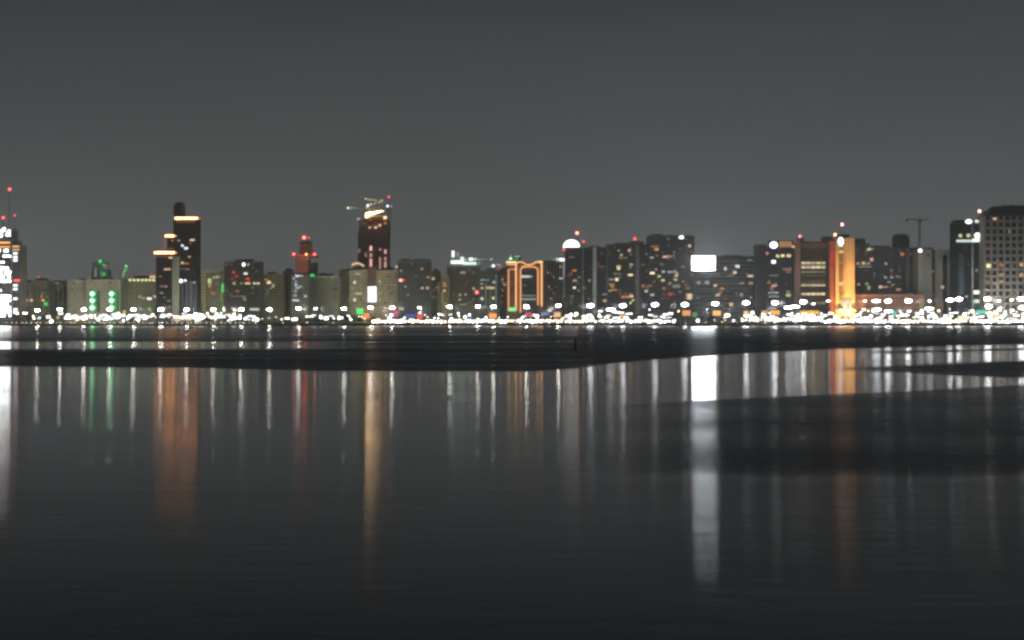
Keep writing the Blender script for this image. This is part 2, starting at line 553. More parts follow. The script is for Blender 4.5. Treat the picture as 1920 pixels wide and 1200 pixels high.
# 8
b = Bld("apartment_block", "pale yellowish block with a bright ribbed end just right of the twin dark towers", "pale yellowish block",
        385, 414, 509, 1630, 20, OLIVE, "punched", bay=3.4)
b.pblock("balcony_bay", 368.5, 387, 507.5, -4, 14, (0.62, 0.60, 0.36), "bands", fh=.28, depth=.8)
b.lit([(393, 527, 7, 9, GY, .9), (393, 536, 5, 7, YE, .4), (403, 520, 8, 3, YE, .8), (409, 519.5, 5, 3, GY, .5), (399, 550, 8, 4, O, .5), (396, 544, 5, 3, R, .3), (398, 507.5, 22, 2, YE, .3)])
b.scatter(8, LEFTPAL, (.08, .3))
b = Bld("stair_tower", "slim block with a glowing green strip squeezed beside the dark square block", "slim green strip block", 411.5, 423, 514, 1612, 12, OLIVE2, "ribs", bay=4, roof=False, reg=False)
b.pbox("green_strip", 415.5, 419.5, 532, 548, -.7, 0.05, emit((.15, 1, .2), .9))
b.pbox("green_strip", 414.5, 416.5, 545, 590, -.7, 0.05, emit((.45, .9, .15), .3))
# 10
b = Bld("office_block", "dark square block with red sign lights and a yellow lamp row halfway down", "dark square block",
        420, 487, 490, 1600, 26, (0.075, 0.085, 0.07), "curtain", bay=3.4, floor=3.6)
b.lamp(457, 496, 7, 9, W, 3.4); b.lamp(465.5, 496, 5, 7, PG, .5)
b.lit([(438, 510.5, 5, 4, R, .9), (443.5, 518, 6, 5, R, .5), (464.5, 523, 8, 4.6, R, .9), (460.5, 513, 7, 3.6, W, 1.4)], name="sign_light")
for px, s in ((438.5, .8), (453, .4), (462, 1.2), (467, 1.1), (477, 1.3), (484, 1.4)):
    b.lit([(px, 531.3, 4.6, 3.2, YE, s)], name="roof_lamp")
b.lit([(444, 555.5, 24, 2, YE, .22), (457, 556, 5, 2, W, .4), (477, 580, 17, 3.6, PG, .9), (446, 546, 5, 6, O, .25), (459, 561, 5, 6, YE, .3), (435, 522, 4, 3, R, .3)])
b.scatter(14, DARKPAL, (.04, .25))
# 11
b = Bld("apartment_block", "wide olive block with warm upper windows right of the dark square block", "olive block with warm upper windows",
        487, 532, 514, 1640, 20, OLIVE2, "punched", bay=3)
b.lit([(490, 525, 4, 3, R, .5), (504, 529.5, 7, 5.5, YE, 1.3), (499, 524, 6, 3, O, .6), (512, 536, 4, 5, YE, .7), (484.5, 531, 4, 4, W, .9), (508, 540, 3, 3, PO, .5)])
b.scatter(14, LEFTPAL, (.08, .3))
b = Bld("apartment_block", "olive block with a dark stepped roof standing behind the warm windowed block", "dark stepped roof block", 530, 547, 508, 1690, 20, OLIVE, "ribs", bay=3.2)
b.pblock("penthouse", 534, 546, 504, 4, 14, DGREY, "curtain", pyb=508.3)
# 12
b = Bld("office_block", "dark block with a stack of white lit windows below the pink tower", "dark block with stacked white windows",
        546, 580, 516, 1605, 22, (0.14, 0.15, 0.14), "punched", bay=3)
for (px, py, w, s) in ((557.5, 517.5, 8, 1.2), (565, 517, 6, .5), (555, 534, 5, .9), (558, 539.5, 9, .6), (553.5, 546, 6, .8), (553, 554, 7, .5), (551.5, 563, 7, .9), (558, 563.5, 5, 1.0), (573, 555.5, 5, .7), (563, 537, 7, .4), (551, 522, 4, .6), (555, 528, 5, .4), (569, 572, 4, .3)):
    b.lit([(px, py, w, 3.4, C if px < 560 else W, s)])
b.pblock("wall", 578, 592, 522, 3, 20, (0.10, 0.105, 0.11), "ribs", bay=3)
b.lit([(585, 516, 7, 5, G, 1.0), (589, 518, 4, 4, G, .4)], y=2.8, name="green_lamp")
b.scatter(8, LEFTPAL, (.06, .25))
# 13 pink tower behind
b = Bld("crowned_tower", "slim pink lit tower with a narrower lit crown and red obstruction lights", "pink tower",
        554, 578, 482, 1760, 18, (0.46, 0.24, 0.20), "grid", bay=2.4, roof=False, reg=False, fw=.35, fh=.4)
b.pblock("wall", 577, 593, 492, 2, 16, (0.13, 0.15, 0.17), "ribs", bay=2.8)
b.pblock("crown", 560, 582.5, 458, 4, 15, (0.42, 0.30, 0.18), "ribs", pyb=482.3, bay=3)
b.pbox("ledge", 549, 594, 478.5, 482, -1.5, 17, wall_mat((.3, .15, .13)))
b.pbox("crown_band", 561, 582, 452, 458.3, 5, 14, wall_mat((.12, .10, .10)))
for px, s in ((551, 8), (574.5, 4), (590, 8)):
    z = b.lz(477); MB().ball((b.lx(px), -1.2, z), 1.25).build("beacon", emit(R if px != 574.5 else O, s * 1.6), b.root, smooth=True)
b.beacon(570, 445.5, 452.5, 18, 1.6); b.beacon(579, 446, 452.5, 2.2, 1.1)
b.lit([(565, 478.5, 14, 2, R, .9), (584, 479, 10, 2, R, .8)], y=-1.5, name="red_lamp_row")
spot("facade_light", b.root, (b.lx(564), -30, b.lz(530)), (b.lx(566), 0, b.lz(480)), (1, .45, .38), 26000, 60)
spot("facade_light", b.root, (b.lx(571), -20, b.lz(500)), (b.lx(571), 4, b.lz(466)), (1, .66, .3), 8000, 60)
# 14
b = Bld("apartment_block", "greenish grey block with fine pale ribs at mid left of the skyline", "greenish ribbed block",
        592, 636, 517, 1630, 22, (0.36, 0.39, 0.31), "ribs", bay=2.6, fw=.5)
b.scatter(8, LEFTPAL, (.06, .25)); b.lit([(604, 519, 9, 2, YE, .2), (625, 519.5, 9, 2, PG, .2)])
b = Bld("apartment_block", "olive block with a pinkish end strip left of the orange arched roof", "olive block with pinkish strip",
        635, 664, 507, 1650, 20, OLIVE, "punched", bay=3)
b.pbox("end_strip", 636.5, 639.5, 520, 580, -.5, .05, wall_mat((.55, .42, .38)))
b.scatter(10, LEFTPAL, (.06, .25))
b = Bld("apartment_block", "olive block under a curved orange lit roof canopy", "block with the orange roof canopy",
        656, 688, 506, 1615, 20, OLIVE2, "punched", bay=3.4)
mb = MB(); mb.tube([(b.lx(659 + i * 2.6), 2, b.lz(498 - 4.5 * math.sin((i + .6) / 9 * math.pi))) for i in range(10)], .95)
r_ = mb.build("roof_canopy", emit((1, .62, .28), 1.3), b.root)
for px in (661, 681):
    b.pbox("canopy_post", px - .6, px + .6, 499, 506.5, 1.6, 2.6, wall_mat((.4, .3, .2)))
b.lit([(669, 513, 4, 3, W, .6), (674, 513.5, 4, 3, W, .5), (665, 529.5, 5, 5, PG, .9), (672.5, 550.5, 12, 3.4, YE, .7), (675, 550, 5, 3, PO, .8), (665, 562, 5, 5, W, .9), (660, 540, 3, 3, YE, .4), (678, 520, 4, 3, YE, .3)])
b.scatter(8, LEFTPAL, (.06, .25))
# 15 tall tower under construction
b = Bld("unfinished_tower", "tallest reddish brown unfinished tower with a blazing white top under cranes", "tall reddish tower",
        671, 727, 432, 1680, 34, (0.17, 0.095, 0.075), "grid", bay=3, roof=False, fw=.6, fh=.5)
b.pblock("crown", 673, 728, 412, 1, 32, (0.24, 0.12, 0.08), "bands", pyb=432.3)
b.pblock("crown_step", 684, 722, 403, 4, 30, (0.28, 0.2, 0.14), "bands", pyb=412.3)
# slanting blazing light canopy
mb = MB(); n = 10
for i in range(n):
    u0, u1 = i / n, (i + 1) / n
    xa, xb = b.lx(685.5 + 33.5 * u0), b.lx(685.5 + 33.5 * u1)
    f = lambda u: (b.lz(408 - 13 * u ** .7), b.lz(400.5 - 6 * u ** .6 + .5 * u))
    (a0, a1), (c0, c1) = f(u0), f(u1)
    mb.quad((xa, 2.2, a0), (xb, 2.2, c0), (xb, 2.2, c1), (xa, 2.2, a1))
    mb.quad((xa, 2.2, a1), (xb, 2.2, c1), (xb, 5, c1), (xa, 5, a1))
    mb.quad((xa, 5, a0), (xa, 2.2, a0), (xa, 2.2, a1), (xa, 5, a1)) if i == 0 else None
mb.build("work_light_bank", emit((1, .60, .26), 26), b.root)
b.lit([(722, 408, 6, 5, PO, 2.4), (672, 410.5, 5, 3, W, .7), (693.5, 426.5, 4.5, 3.6, PO, 1.0), (704.5, 426.5, 5, 4, PO, 1.3), (712, 422.5, 5, 4, PO, 1.2), (722, 418.5, 4, 3.4, O, .8), (683, 420, 12, 5, O, .12), (707, 417, 16, 3, R, .18)], y=-.2, name="work_light")
for px, y0, y1, s in ((695.5, 461, 470, 1.5), (695.5, 475, 482, .8), (695.5, 485, 503, 1.2), (695.5, 509, 514, .8), (695.5, 518, 534, 1.0), (712.5, 482, 506, .5), (722.5, 468, 476, 1.0), (722.5, 482, 488, .7), (722.5, 490, 502, .8), (686, 474, 482, .35), (673.5, 466, 474, .3), (712.5, 466, 470, .6)):
    b.lit([(px, (y0 + y1) / 2, 4.0, y1 - y0, (1, .56, .46), s)], y=-.5, name="hoist_light")
for px in (690.5, 700.5, 716, 727):
    b.lit([(px, 505, 1.6, 80, (1, .2, .12), .10)], y=-.4, name="hoist_light")
b.beacon(729, 369, 412, 4, 1.1, y=10); b.lamp(726, 386, 5, 5, C, 3.2, y=4); b.lamp(733, 386.5, 4, 3.4, C, .9, y=4)
mb = MB().tube([(b.lx(726), 4.5, b.lz(412)), (b.lx(726), 4.5, b.lz(387))], .5).build("mast", DARKSTEEL, b.root)
mb = MB().tube([(b.lx(733), 4.5, b.lz(412)), (b.lx(733), 4.5, b.lz(387))], .4).build("mast", DARKSTEEL, b.root)
crane("tower crane strung with yellow lights over the blazing top of the tall reddish tower", 690, 404, 391, (651, 390), (704, 391.5), 1684,
      [(653, 390, GY, 2.2, 1.2), (659, 390, GY, 1.0, .9), (665, 390, GY, .7, .8), (671, 390, GY, .35, .8), (677, 390, GY, .35, .8), (690, 385.5, PG, 2.4, 1.5), (696, 383, W, 1.2, 1.1), (688, 389, W, .8, 1.)])
crane("second higher crane with a string of yellowish lamps above the tall reddish tower", 700, 402, 378, (685.5, 372.5), (721, 375), 1694,
      [(686, 373, GY, 1.1, 1.0), (690.5, 374, YE, .9, .9), (695, 374.5, YE, 1.0, 1.0), (700, 374.5, GY, .9, .9), (705, 376, YE, .8, .9), (711, 378, GY, .9, .9), (716.5, 376, YE, 1.2, 1.1), (704, 381, GY, .6, 1.1), (713, 380, GY, .7, .9)])
# white vertical sign building and 16
b = Bld("apartment_block", "olive block with a tall white lit sign, before the tall reddish tower", "block with the tall white sign",
        690, 746, 507, 1618, 22, OLIVE, "punched", bay=3.2)
b.pbox("wall_recess", 688.5, 705, 500, 560, -.4, .1, wall_mat((.12, .08, .07)))
o = b.pbox("sign_board", 689.5, 706.5, 537, 566.5, -1.6, -.5, wall_mat((.3, .3, .35)))
b.pbox("sign_face", 690.2, 705.8, 537.5, 566, -1.8, -1.6, emit((.85, .92, 1), 2.6), o)
b.lit([(712, 527, 4, 3.5, GY, .6), (713, 532, 5, 4, YE, .3), (733, 535, 19, 2.6, PO, .3), (713, 550, 4, 4, GY, .4), (713, 562, 4, 4, YE, .5), (731, 518, 16, 2.4, DARKPAL[2], .15), (743, 500, 4, 4, YE, .8)])
b.scatter(9, LEFTPAL, (.06, .25))
# 17 dark ribbed tower
b = Bld("apartment_tower", "dark tower with green grey vertical ribs right of the tall reddish tower", "dark ribbed tower",
        745, 807, 488, 1600, 26, (0.085, 0.10, 0.10), "ribs", bay=3.6, roof=False)
b.pblock("penthouse", 751, 768, 485, 4, 20, DGREY, "ribs", pyb=488.3); b.pblock("penthouse", 774, 804, 485.5, 4, 20, DGREY, "ribs", pyb=488.3)
b.lit([(751.5, 525.5, 7, 5, PK, 2.0), (758, 525.5, 6, 3.4, R, .7), (791, 504, 4, 4, PK, .6), (744, 500, 4, 4, YE, .7), (752, 508, 4, 3, GY, .4), (792, 540, 5, 4, PO, .8), (801.5, 540, 5, 4, PO, .8), (760, 537, 4, 4, PG, .3), (765, 553, 5, 3, PG, .25), (803, 520, 5, 3.6, O, .6)])
b.scatter(9, DARKPAL, (.04, .2))
b = Bld("apartment_block", "narrow block with a lit yellow edge behind the dark ribbed tower", "narrow yellow edged block",
        806, 826, 508, 1640, 20, (.16, .17, .13), "punched", bay=3)
b.lit([(812, 522.5, 6, 4, YE, .9), (822.5, 560, 2.0, 60, GY, .16)]); b.scatter(9, LEFTPAL, (.06, .35))
b = Bld("apartment_block", "narrow tan block with scattered orange windows near the skyline's middle", "narrow tan block with orange windows",
        826, 842, 517, 1625, 18, (.30, .24, .13), "punched", bay=3, roof=False)
b.lit([(833, 531, 4, 4, O, .7), (835, 535.5, 4, 4, O, .7), (833, 545, 4.5, 4, PO, 1.0), (831, 538, 3, 3, O, .4), (829, 560, 5, 18, YE, .2), (835, 572, 5, 10, YE, .3), (829, 550, 4, 5, O, .3)])
# 19 building with lit roof structure
b = Bld("office_block", "greyish brown block with a long white lit rooftop structure like a ship's deck", "block with the white lit rooftop",
        838, 900, 499, 1640, 26, (.15, .14, .13), "punched", bay=3)
b.pbox("roof_deck", 844, 900, 495.5, 499.3, -1, 20, wall_mat((.5, .52, .5)))
b.pbox("deck_light", 845.5, 870, 488.5, 494.5, -1.6, -.9, emit(PG, 2.2))
b.pbox("deck_light", 868, 893, 491.5, 496, -1.5, -.8, emit(PG, 1.6))
b.pbox("funnel_light", 846.8, 852, 470, 482.5, 1, 4, emit(W, 1.8))
b.pbox("funnel_light", 857, 859.5, 472, 482, 1, 4, emit(W, .45))
b.pbox("funnel", 846, 860.5, 482, 488.7, .5, 5, wall_mat((.35, .36, .34)))
for px, py, w, h, s in ((866.5, 484.5, 6, 6, 1.6), (873, 487, 5, 3.4, .9), (883, 486, 8, 6, 1.8), (891, 486, 6, 4, 1.0), (899, 487, 4, 3, .5), (906, 487, 4, 3, .35), (913, 487, 3, 3, .3), (921, 486.5, 4, 4, .6), (898, 493, 4, 2, .6)):
    b.pbox("deck_light", px - w / 2, px + w / 2, py - h / 2, py + h / 2, -.6, .2, emit(PG, s, s > .8))
b.pbox("deck_rail", 870, 924, 488.6, 489.8, 0, .5, DARKSTEEL)
b.lit([(868, 511, 10, 4, C, .35), (869, 520, 18, 4, R, .14), (894, 548, 8, 8, R, 1.1), (894, 548, 4, 4, (1, .5, .5), 2.4), (863, 553, 3.4, 4, YE, .6), (873, 552, 3.4, 4, YE, .6), (862, 562, 5, 4, YE, .5), (868, 571, 14, 3, GY, .25), (888, 541, 4, 4, YE, .7), (875, 530, 5, 3, R, .2)])
b.scatter(10, DARKPAL, (.04, .25))
# 20
b = Bld("apartment_block", "dark green block with white window lines beside the orange outlined arch", "dark green lined block",
        900, 938, 507, 1615, 22, (.10, .13, .11), "grid", bay=3.6, floor=3.8)
b.lamp(925, 498.5, 8, 6, PG, 2.4); b.lit([(935, 497, 8, 3, PG, .5), (938, 502, 5, 4, R, .8)], y=-.2, name="roof_lamp")
for (px, py, w, h, c, s) in ((905, 525, 9, 2.4, W, .4), (914, 525, 6, 2.4, W, .3), (926, 529, 5, 4, W, .6), (904, 540, 6, 4, YE, .6), (916, 539.5, 9, 3.4, PO, 1.0), (924, 540, 7, 3.4, YE, 1.0), (904, 560, 5, 5, PG, .9), (925, 559, 4.5, 4.5, YE, 1.2), (903, 532, 5, 3, GY, .4), (911, 550, 2, 40, PG, .16), (930, 545, 2, 60, PG, .2), (919, 555, 2, 40, PG, .14), (908, 575, 10, 4, PG, .3)):
    b.lit([(px, py, w, h, c, s)])
b = Bld("apartment_block", "dim brown block with pinkish windows tucked left of the orange outlined arch", "dim brown block", 936, 952, 505, 1660, 18, BROWN, "punched", bay=3)
b.lit([(942, 524, 4, 4, PK, .5), (946, 534, 6, 3, PO, .6), (943, 545, 4, 3, O, .3)]); b.scatter(7, DARKPAL, (.05, .3))
# 21 orange outlined arch building
b = Bld("arched_building", "tan building outlined in orange lights with a tall arch in its front", "orange outlined arch building",
        949, 1020, 492, 1600, 24, (.20, .12, .085), "grid", bay=3, roof=False, fw=.4, fh=.5)
b.pblock("recess", 978, 1008, 507, -1.2, 1, (.07, .075, .085), "curtain", bay=3)
OL = emit((1.0, .40, .15), 1.5)
OL2 = emit((1.0, .52, .22), 1.7)


def outline(pts, r=.62, m=None, y=-1.9):
    MB().tube([(b.lx(px), y, b.lz(py)) for px, py in pts], r).build("light_tube", m or OL, b.root)


outline([(953.5, 583), (953.5, 505), (967, 505)])
outline([(967.5, 583), (967.5, 492)], .8, OL2)
outline([(976, 586), (976, 507), (977.5, 503.5), (980.5, 501), (985, 500.2), (1000, 500.2), (1004, 501), (1007, 503.5), (1008.5, 507), (1008.5, 572)], .7)
outline([(972, 584), (972, 500)], .35, emit((1, .3, .1), .5))
outline([(1015.5, 574), (1015.5, 492)], .8, OL2)
outline([(1011.5, 570), (1011.5, 500)], .35, emit((1, .3, .1), .5))
outline([(968, 494), (974, 491), (979, 491.5), (985, 495.5), (992, 497), (999, 495), (1005, 491.5), (1010, 491.5), (1016, 494)], .65, OL2)
outline([(976, 499.5), (985, 499), (992, 500.8)], .3)
outline([(949, 491.5), (968, 491.5)], .9, emit((1, .75, .35), 1.9)); outline([(950, 495.5), (967, 496), ], .6, OL2)
outline([(1008, 491), (1017, 491)], .8, emit((1, .75, .35), 1.7))
b.lit([(986, 518.5, 17, 4.2, PG, .9), (996, 518.5, 6, 3, C, .4), (991, 554.5, 26, 2.4, PG, .28), (991, 561, 28, 2.8, PG, .45), (984, 535, 5, 4, C, .12)], y=-1.4)
b.scatter(12, (PO, YE, O), (.05, .3), x=(951, 967))
b = Bld("rooftop_building", "low block whose green lit roof sign shows above the orange outlined arch", "green roof sign block", 950, 978, 489, 1690, 16, GREY, "punched", roof=False, reg=False)
b.lamp(957.5, 485, 8, 6, PG, 1.6); b.lit([(958, 480, 4, 3, PG, .6), (970, 480.5, 11, 2, PG, .7), (968, 485.5, 9, 3, G, .5)], y=.2, name="roof_lamp")
b.pbox("sign_frame", 954, 977, 478.5, 489.5, .6, 1.2, DARKSTEEL)
# 22
b = Bld("apartment_block", "grey ribbed tower block with a white light bar on its roof corner", "grey block with the white light bar",
        1020, 1061, 488, 1650, 24, (.21, .22, .21), "ribs", bay=3.4, roof=False)
b.pbox("light_bar", 1043, 1061, 484.5, 489.5, -1.2, -.4, emit(W, 2.2)); b.pbox("light_bar", 1036, 1044, 485.5, 487.5, -1.2, -.4, emit(W, .4))
b.lit([(1052, 522, 7, 3, PG, .7), (1027, 511, 4, 4, O, .4), (1051, 500, 4, 5, GY, .3), (1033, 560, 4, 4, PO, .4)]); b.scatter(10, DARKPAL, (.06, .3))
b.pbox("light_fin", 1056.4, 1059.4, 490, 520, -1.0, .05, emit(W, .4, False)); b.pbox("light_fin", 1056.7, 1058.6, 520, 556, -.9, .05, emit(PG, .14, False))
# 23 domed white light tower
b = Bld("office_tower", "dark tower capped by a half round white lit dome sign", "dark tower with the white dome", 1060, 1092, 463, 1605, 24, DARK, "curtain", roof=False)
prof = []
mb = MB(); zc = b.lz(463.5); cxl = b.lx(1071.5); rx = (b.lx(1086.5) - b.lx(1056.5)) / 2; hz = b.lz(449.5) - zc
pts = [(cxl + rx * math.cos(math.pi * i / 16), zc + hz * max(0, math.sin(math.pi * i / 16)) ** .8) for i in range(17)]
n = len(mb.v)
for (x, z) in pts: mb.v.append((x, -1, z))
for (x, z) in pts: mb.v.append((x, 9, z))
mb.f.append(tuple(range(16, -1, -1))); mb.m.append(0)
mb.f.append(tuple(range(17, 34))); mb.m.append(0)
for i in range(16): mb.f.append((i, i + 1, 18 + i, 17 + i)); mb.m.append(0)
mb.build("lit_dome", emit(W, 3.2), b.root)
b.beacon(1082, 437, 450, 8, 1.6, (1, .22, .12)); b.beacon(1094, 453, s=3, r=1.2); b.beacon(1057.5, 468, s=3.5, r=1.2, y=1)
for (px, py, w, c, s) in ((1077, 507, 8, O, .6), (1078, 526, 8, YE, .5), (1077, 539.5, 5.5, W, 1.3), (1068, 516, 8, R, .2), (1086, 520, 5, C, .2), (1085, 545, 5, O, .3), (1046, 487.5, 6, W, .4), (1072, 482, 10, PO, .15)):
    b.lit([(px, py, w, 3.6, c, s)])
b.scatter(10, DARKPAL, (.04, .2))
# 24
b = Bld("office_tower", "dark slab with two pale vertical stripes right of the white dome tower", "dark slab with two pale stripes", 1091, 1139, 463.5, 1610, 24, DARK, "curtain", bay=3)
for x0, x1 in ((1090.5, 1094), (1111.5, 1118.5)):
    b.pbox("stripe", x0, x1, 464, 590, -.8, .05, wall_mat((.55, .60, .55)))
b.lit([(1105, 526, 5, 4, GY, .3), (1128, 500, 10, 4, O, .15), (1104, 560, 4, 3, PK, .3), (1133, 552, 7, 3, C, .3), (1134, 564, 6, 5, PO, .6), (1095, 540, 4, 4, W, .2)]); b.scatter(8, DARKPAL, (.04, .25))
# 25
b = Bld("apartment_tower", "broad dark slab scattered with yellow windows and one pale stripe", "broad dark slab with yellow windows",
        1138, 1217, 458, 1600, 26, (.04, .041, .045), "grid", bay=4, floor=3.6)
b.pbox("stripe", 1192, 1198.5, 459, 590, -.7, .05, wall_mat((.26, .26, .25)))
b.pbox("stripe", 1136.8, 1139.5, 462, 590, -.6, .05, wall_mat((.2, .22, .24)))
for (px, py, w, h, c, s) in ((1160, 470, 4, 3, PG, .4), (1180, 469.5, 5, 5, PK, .9), (1165, 478, 5, 4, YE, .6), (1164, 483.5, 9, 3, O, .3), (1173, 483.5, 7, 3, O, .3), (1160, 499.5, 9, 4, YE, .6), (1160, 503, 6, 6, YE, 1.2), (1183.5, 496, 7, 3.4, GY, .5), (1182, 515.5, 9, 4, YE, 1.4), (1156.5, 524, 6, 5.5, YE, 1.5), (1146, 524, 9, 3, W, .35), (1148, 537, 7, 5, O, .5), (1151, 543.5, 13, 3.4, O, .45), (1144, 545, 6, 4, YE, .4), (1146, 533, 9, 3, YE, .3), (1173, 556.5, 16, 4, (1, .25, .12), .9), (1184, 555.5, 7, 4.5, PO, 1.3), (1206, 536, 5, 5, O, .5), (1187, 563, 5, 4, YE, .7), (1182, 568, 4, 5, GY, .8), (1206, 496, 7, 3, PK, .15), (1156, 513, 12, 3, YE, .2), (1212, 546, 7, 4, YE, .8), (1216, 541, 4, 5, W, .7)):
    b.lit([(px, py, w, h, c, s)])
b.beacon(1190.5, 447.5, s=5, r=1.3); b.scatter(34, DARKPAL, (.03, .3))
# 26
b = Bld("apartment_tower", "tallest dark slab, full of warm windows, with one white roof lamp", "slab with the white roof lamp",
        1216, 1302, 442, 1590, 28, (.038, .037, .040), "grid", bay=4, floor=3.6, roof=False)
for x0, x1, yt in ((1222, 1244, 438.5), (1250, 1262, 440), (1268, 1298, 440.5)):
    b.pblock("penthouse", x0, x1, yt, 5, 22, DARK, "curtain", pyb=442.4)
b.lamp(1277.5, 445, 12, 8, PG, 2.8)
for (px, py, w, h, c, s) in ((1228, 462, 15, 3, O, .35), (1231, 467.5, 8, 5, O, .8), (1293, 461, 5, 5, PK, 1.0), (1222, 483, 7, 3, W, .5), (1247, 481.5, 9, 4, PK, 1.0), (1256, 481, 6, 3, PK, .5), (1263, 480, 5, 3, PK, .3), (1223, 512, 9, 4.6, YE, 1.5), (1230, 505, 4, 4, YE, .4), (1244, 509.5, 6, 4, C, .6), (1256, 510, 9, 3.4, W, .45), (1265, 509.5, 6, 4, GY, .5), (1270, 513, 4, 6, YE, .4), (1268, 517, 6, 4, PO, .9), (1236, 518, 6, 4, GY, .7), (1243, 525.5, 7, 4, YE, .8), (1256, 531, 6, 4, PK, .4), (1267, 524.5, 7, 3, GY, .6), (1268, 537, 14, 5, GY, .25), (1223, 553, 8, 3.6, C, .6), (1257, 551.5, 6, 5.5, R, .7), (1254, 552, 26, 2, R, .25), (1289, 553, 9, 4, O, .4), (1218, 536, 8, 3, O, .4), (1281, 528, 4, 3, YE, .4), (1240, 495, 9, 3, YE, .15), (1281, 500, 7, 4, PO, .2), (1296, 508, 4, 4, PK, .3), (1245, 541, 6, 4, PO, .3), (1226, 528, 6, 3, O, .3), (1291, 540, 5, 4, YE, .3)):
    b.lit([(px, py, w, h, c, s)])
b.lit([(1293, 556, 9, 11, YE, .9)], y=-.2, name="lit_sign"); b.scatter(40, DARKPAL, (.03, .3))
# 27 broad banded building with the billboard on it
b = Bld("office_block", "broad low grey block with faint horizontal window bands right of the bright billboard", "broad banded block",
        1302, 1441, 487, 1640, 30, (.15, .155, .155), "bands", floor=4.2, roof=False, depth=.8)
b.pblock("penthouse", 1346, 1418, 480, 6, 24, (.07, .07, .07), "bands", pyb=487.3)
b.pbox("roof_housing", 1358, 1392, 477.5, 480.3, 8, 20, ROOFM)
for py in (518, 531, 543, 556, 567, 578):
    b.lit([(1352, py, 94, 2.0, (.75, 1, .95), .055)], y=-.05, name="window_band")
for (px, py, w, h, c, s) in ((1360, 504, 5, 7, C, .7), (1382.5, 499.5, 8, 5, PG, 1.3), (1377.5, 511, 7, 5, PO, .9), (1407, 517.5, 11, 4.4, YE, .8), (1347, 517, 5, 4, YE, .3), (1368, 517, 12, 3, YE, .35), (1309, 530.5, 7, 5, W, .7), (1326, 530.5, 8, 5, W, .7), (1341, 535.5, 6, 4.5, PO, .9), (1354, 541.5, 7, 5, O, .8), (1346, 554, 8, 6, PO, .9), (1351, 548, 8, 6, O, .3), (1391, 531, 7, 4, PO, .6), (1390, 553, 6, 6, (1, .4, .4), .6), (1408, 531, 8, 3.6, PO, .5), (1417, 531, 6, 3.6, PK, .4), (1406, 487.5, 10, 3, W, .18), (1415, 504, 7, 6, W, .12), (1371, 571, 7, 6, PO, .9), (1417, 568, 9, 12, O, .5), (1408, 558, 5, 4, GY, .3), (1311, 543, 12, 2, PO, .25), (1320, 556, 14, 2, W, .18), (1360, 560, 8, 3, O, .3)):
    b.lit([(px, py, w, h, c, s)])
b.lit([(1420, 515.5, 8, 7.5, W, 2.2), (1428, 517, 9, 9, PG, 1.6), (1427, 522, 6, 4, W, 1.6)], y=-.3, sample=True, name="white_lamp")
b.scatter(26, DARKPAL, (.04, .3), ytop=494)
# billboard
Yb = 1560
bb = empty("billboard", (wx(1319, Yb), Yb, LAND), "blazing blank white billboard raised on posts before the broad banded block", "billboard")
k = Yb / FPX
hx = 21 * k; z0, z1 = wz(506.3, Yb) - LAND, wz(480.7, Yb) - LAND
MB().box(-hx - .5, hx + .5, .25, 1.3, z0 - .5, z1 + .5).build("frame", DARKSTEEL, bb)
MB().box(-hx, hx, 0, .25, z0, z1).build("lit_panel", emit((.88, .95, 1), 40.0), bb)
for s in (-1, 1):
    MB().tube([(s * hx * .55, .9, 0), (s * hx * .55, .9, z0)], [.55, .4], 8).build("post", DARKSTEEL, bb)
MB().box(-hx, hx, -.9, .2, z0 - .9, z0 - .6).build("catwalk", DARKSTEEL, bb)
# 28
b = Bld("office_tower", "dark block with a round white roof lamp and an orange lit parapet", "dark block with the orange parapet",
        1437, 1492, 464, 1600, 26, (.06, .06, .062), "curtain", bay=3.4, roof=False)
b.pblock("wall", 1420, 1440, 457, 8, 24, DGREY, "curtain")
b.pblock("crown", 1446, 1488, 450, 3, 22, (.30, .17, .09), "punched", pyb=464.3, bay=6, fw=.2)
b.pbox("parapet_glow", 1462, 1485, 452, 463, 2.3, 3.05, emit((1, .55, .25), .42, False))  # orange light on the crown, put in as a faintly emissive panel
b.lamp(1450.5, 459.5, 18, 15, (.9, 1, 1), 4.2, y=-1); b.beacon(1500, 443, 452, 5, 1.3, (1, .3, .3)); b.lit([(1491, 453, 4, 4, PK, .8), (1487, 462.5, 5, 4.6, PO, 1.0)], y=-.6, name="roof_lamp")
for (px, py, w, h, c, s) in ((1458, 480, 6, 4.6, YE, 1.2), (1467.5, 479.5, 7, 5, YE, 1.3), (1479, 479.5, 8, 5, YE, 1.2), (1450.5, 491, 8, 6.5, W, 1.9), (1438.5, 475, 5, 5, PK, .6), (1476, 504.5, 17, 5, PK, .25), (1451, 516.5, 16, 3, C, .15), (1451, 536, 10, 4.6, PK, .8), (1441, 530.5, 5, 4, O, .4), (1450, 549, 20, 4, C, .35), (1451, 556, 20, 3, C, .35), (1478, 553.5, 9, 5.4, GY, .6), (1478, 547, 8, 3, GY, .3), (1446, 541, 9, 3, PO, .25), (1478, 510, 8, 4, PK, .25)):
    b.lit([(px, py, w, h, c, s)])
b.scatter(14, DARKPAL, (.04, .25))
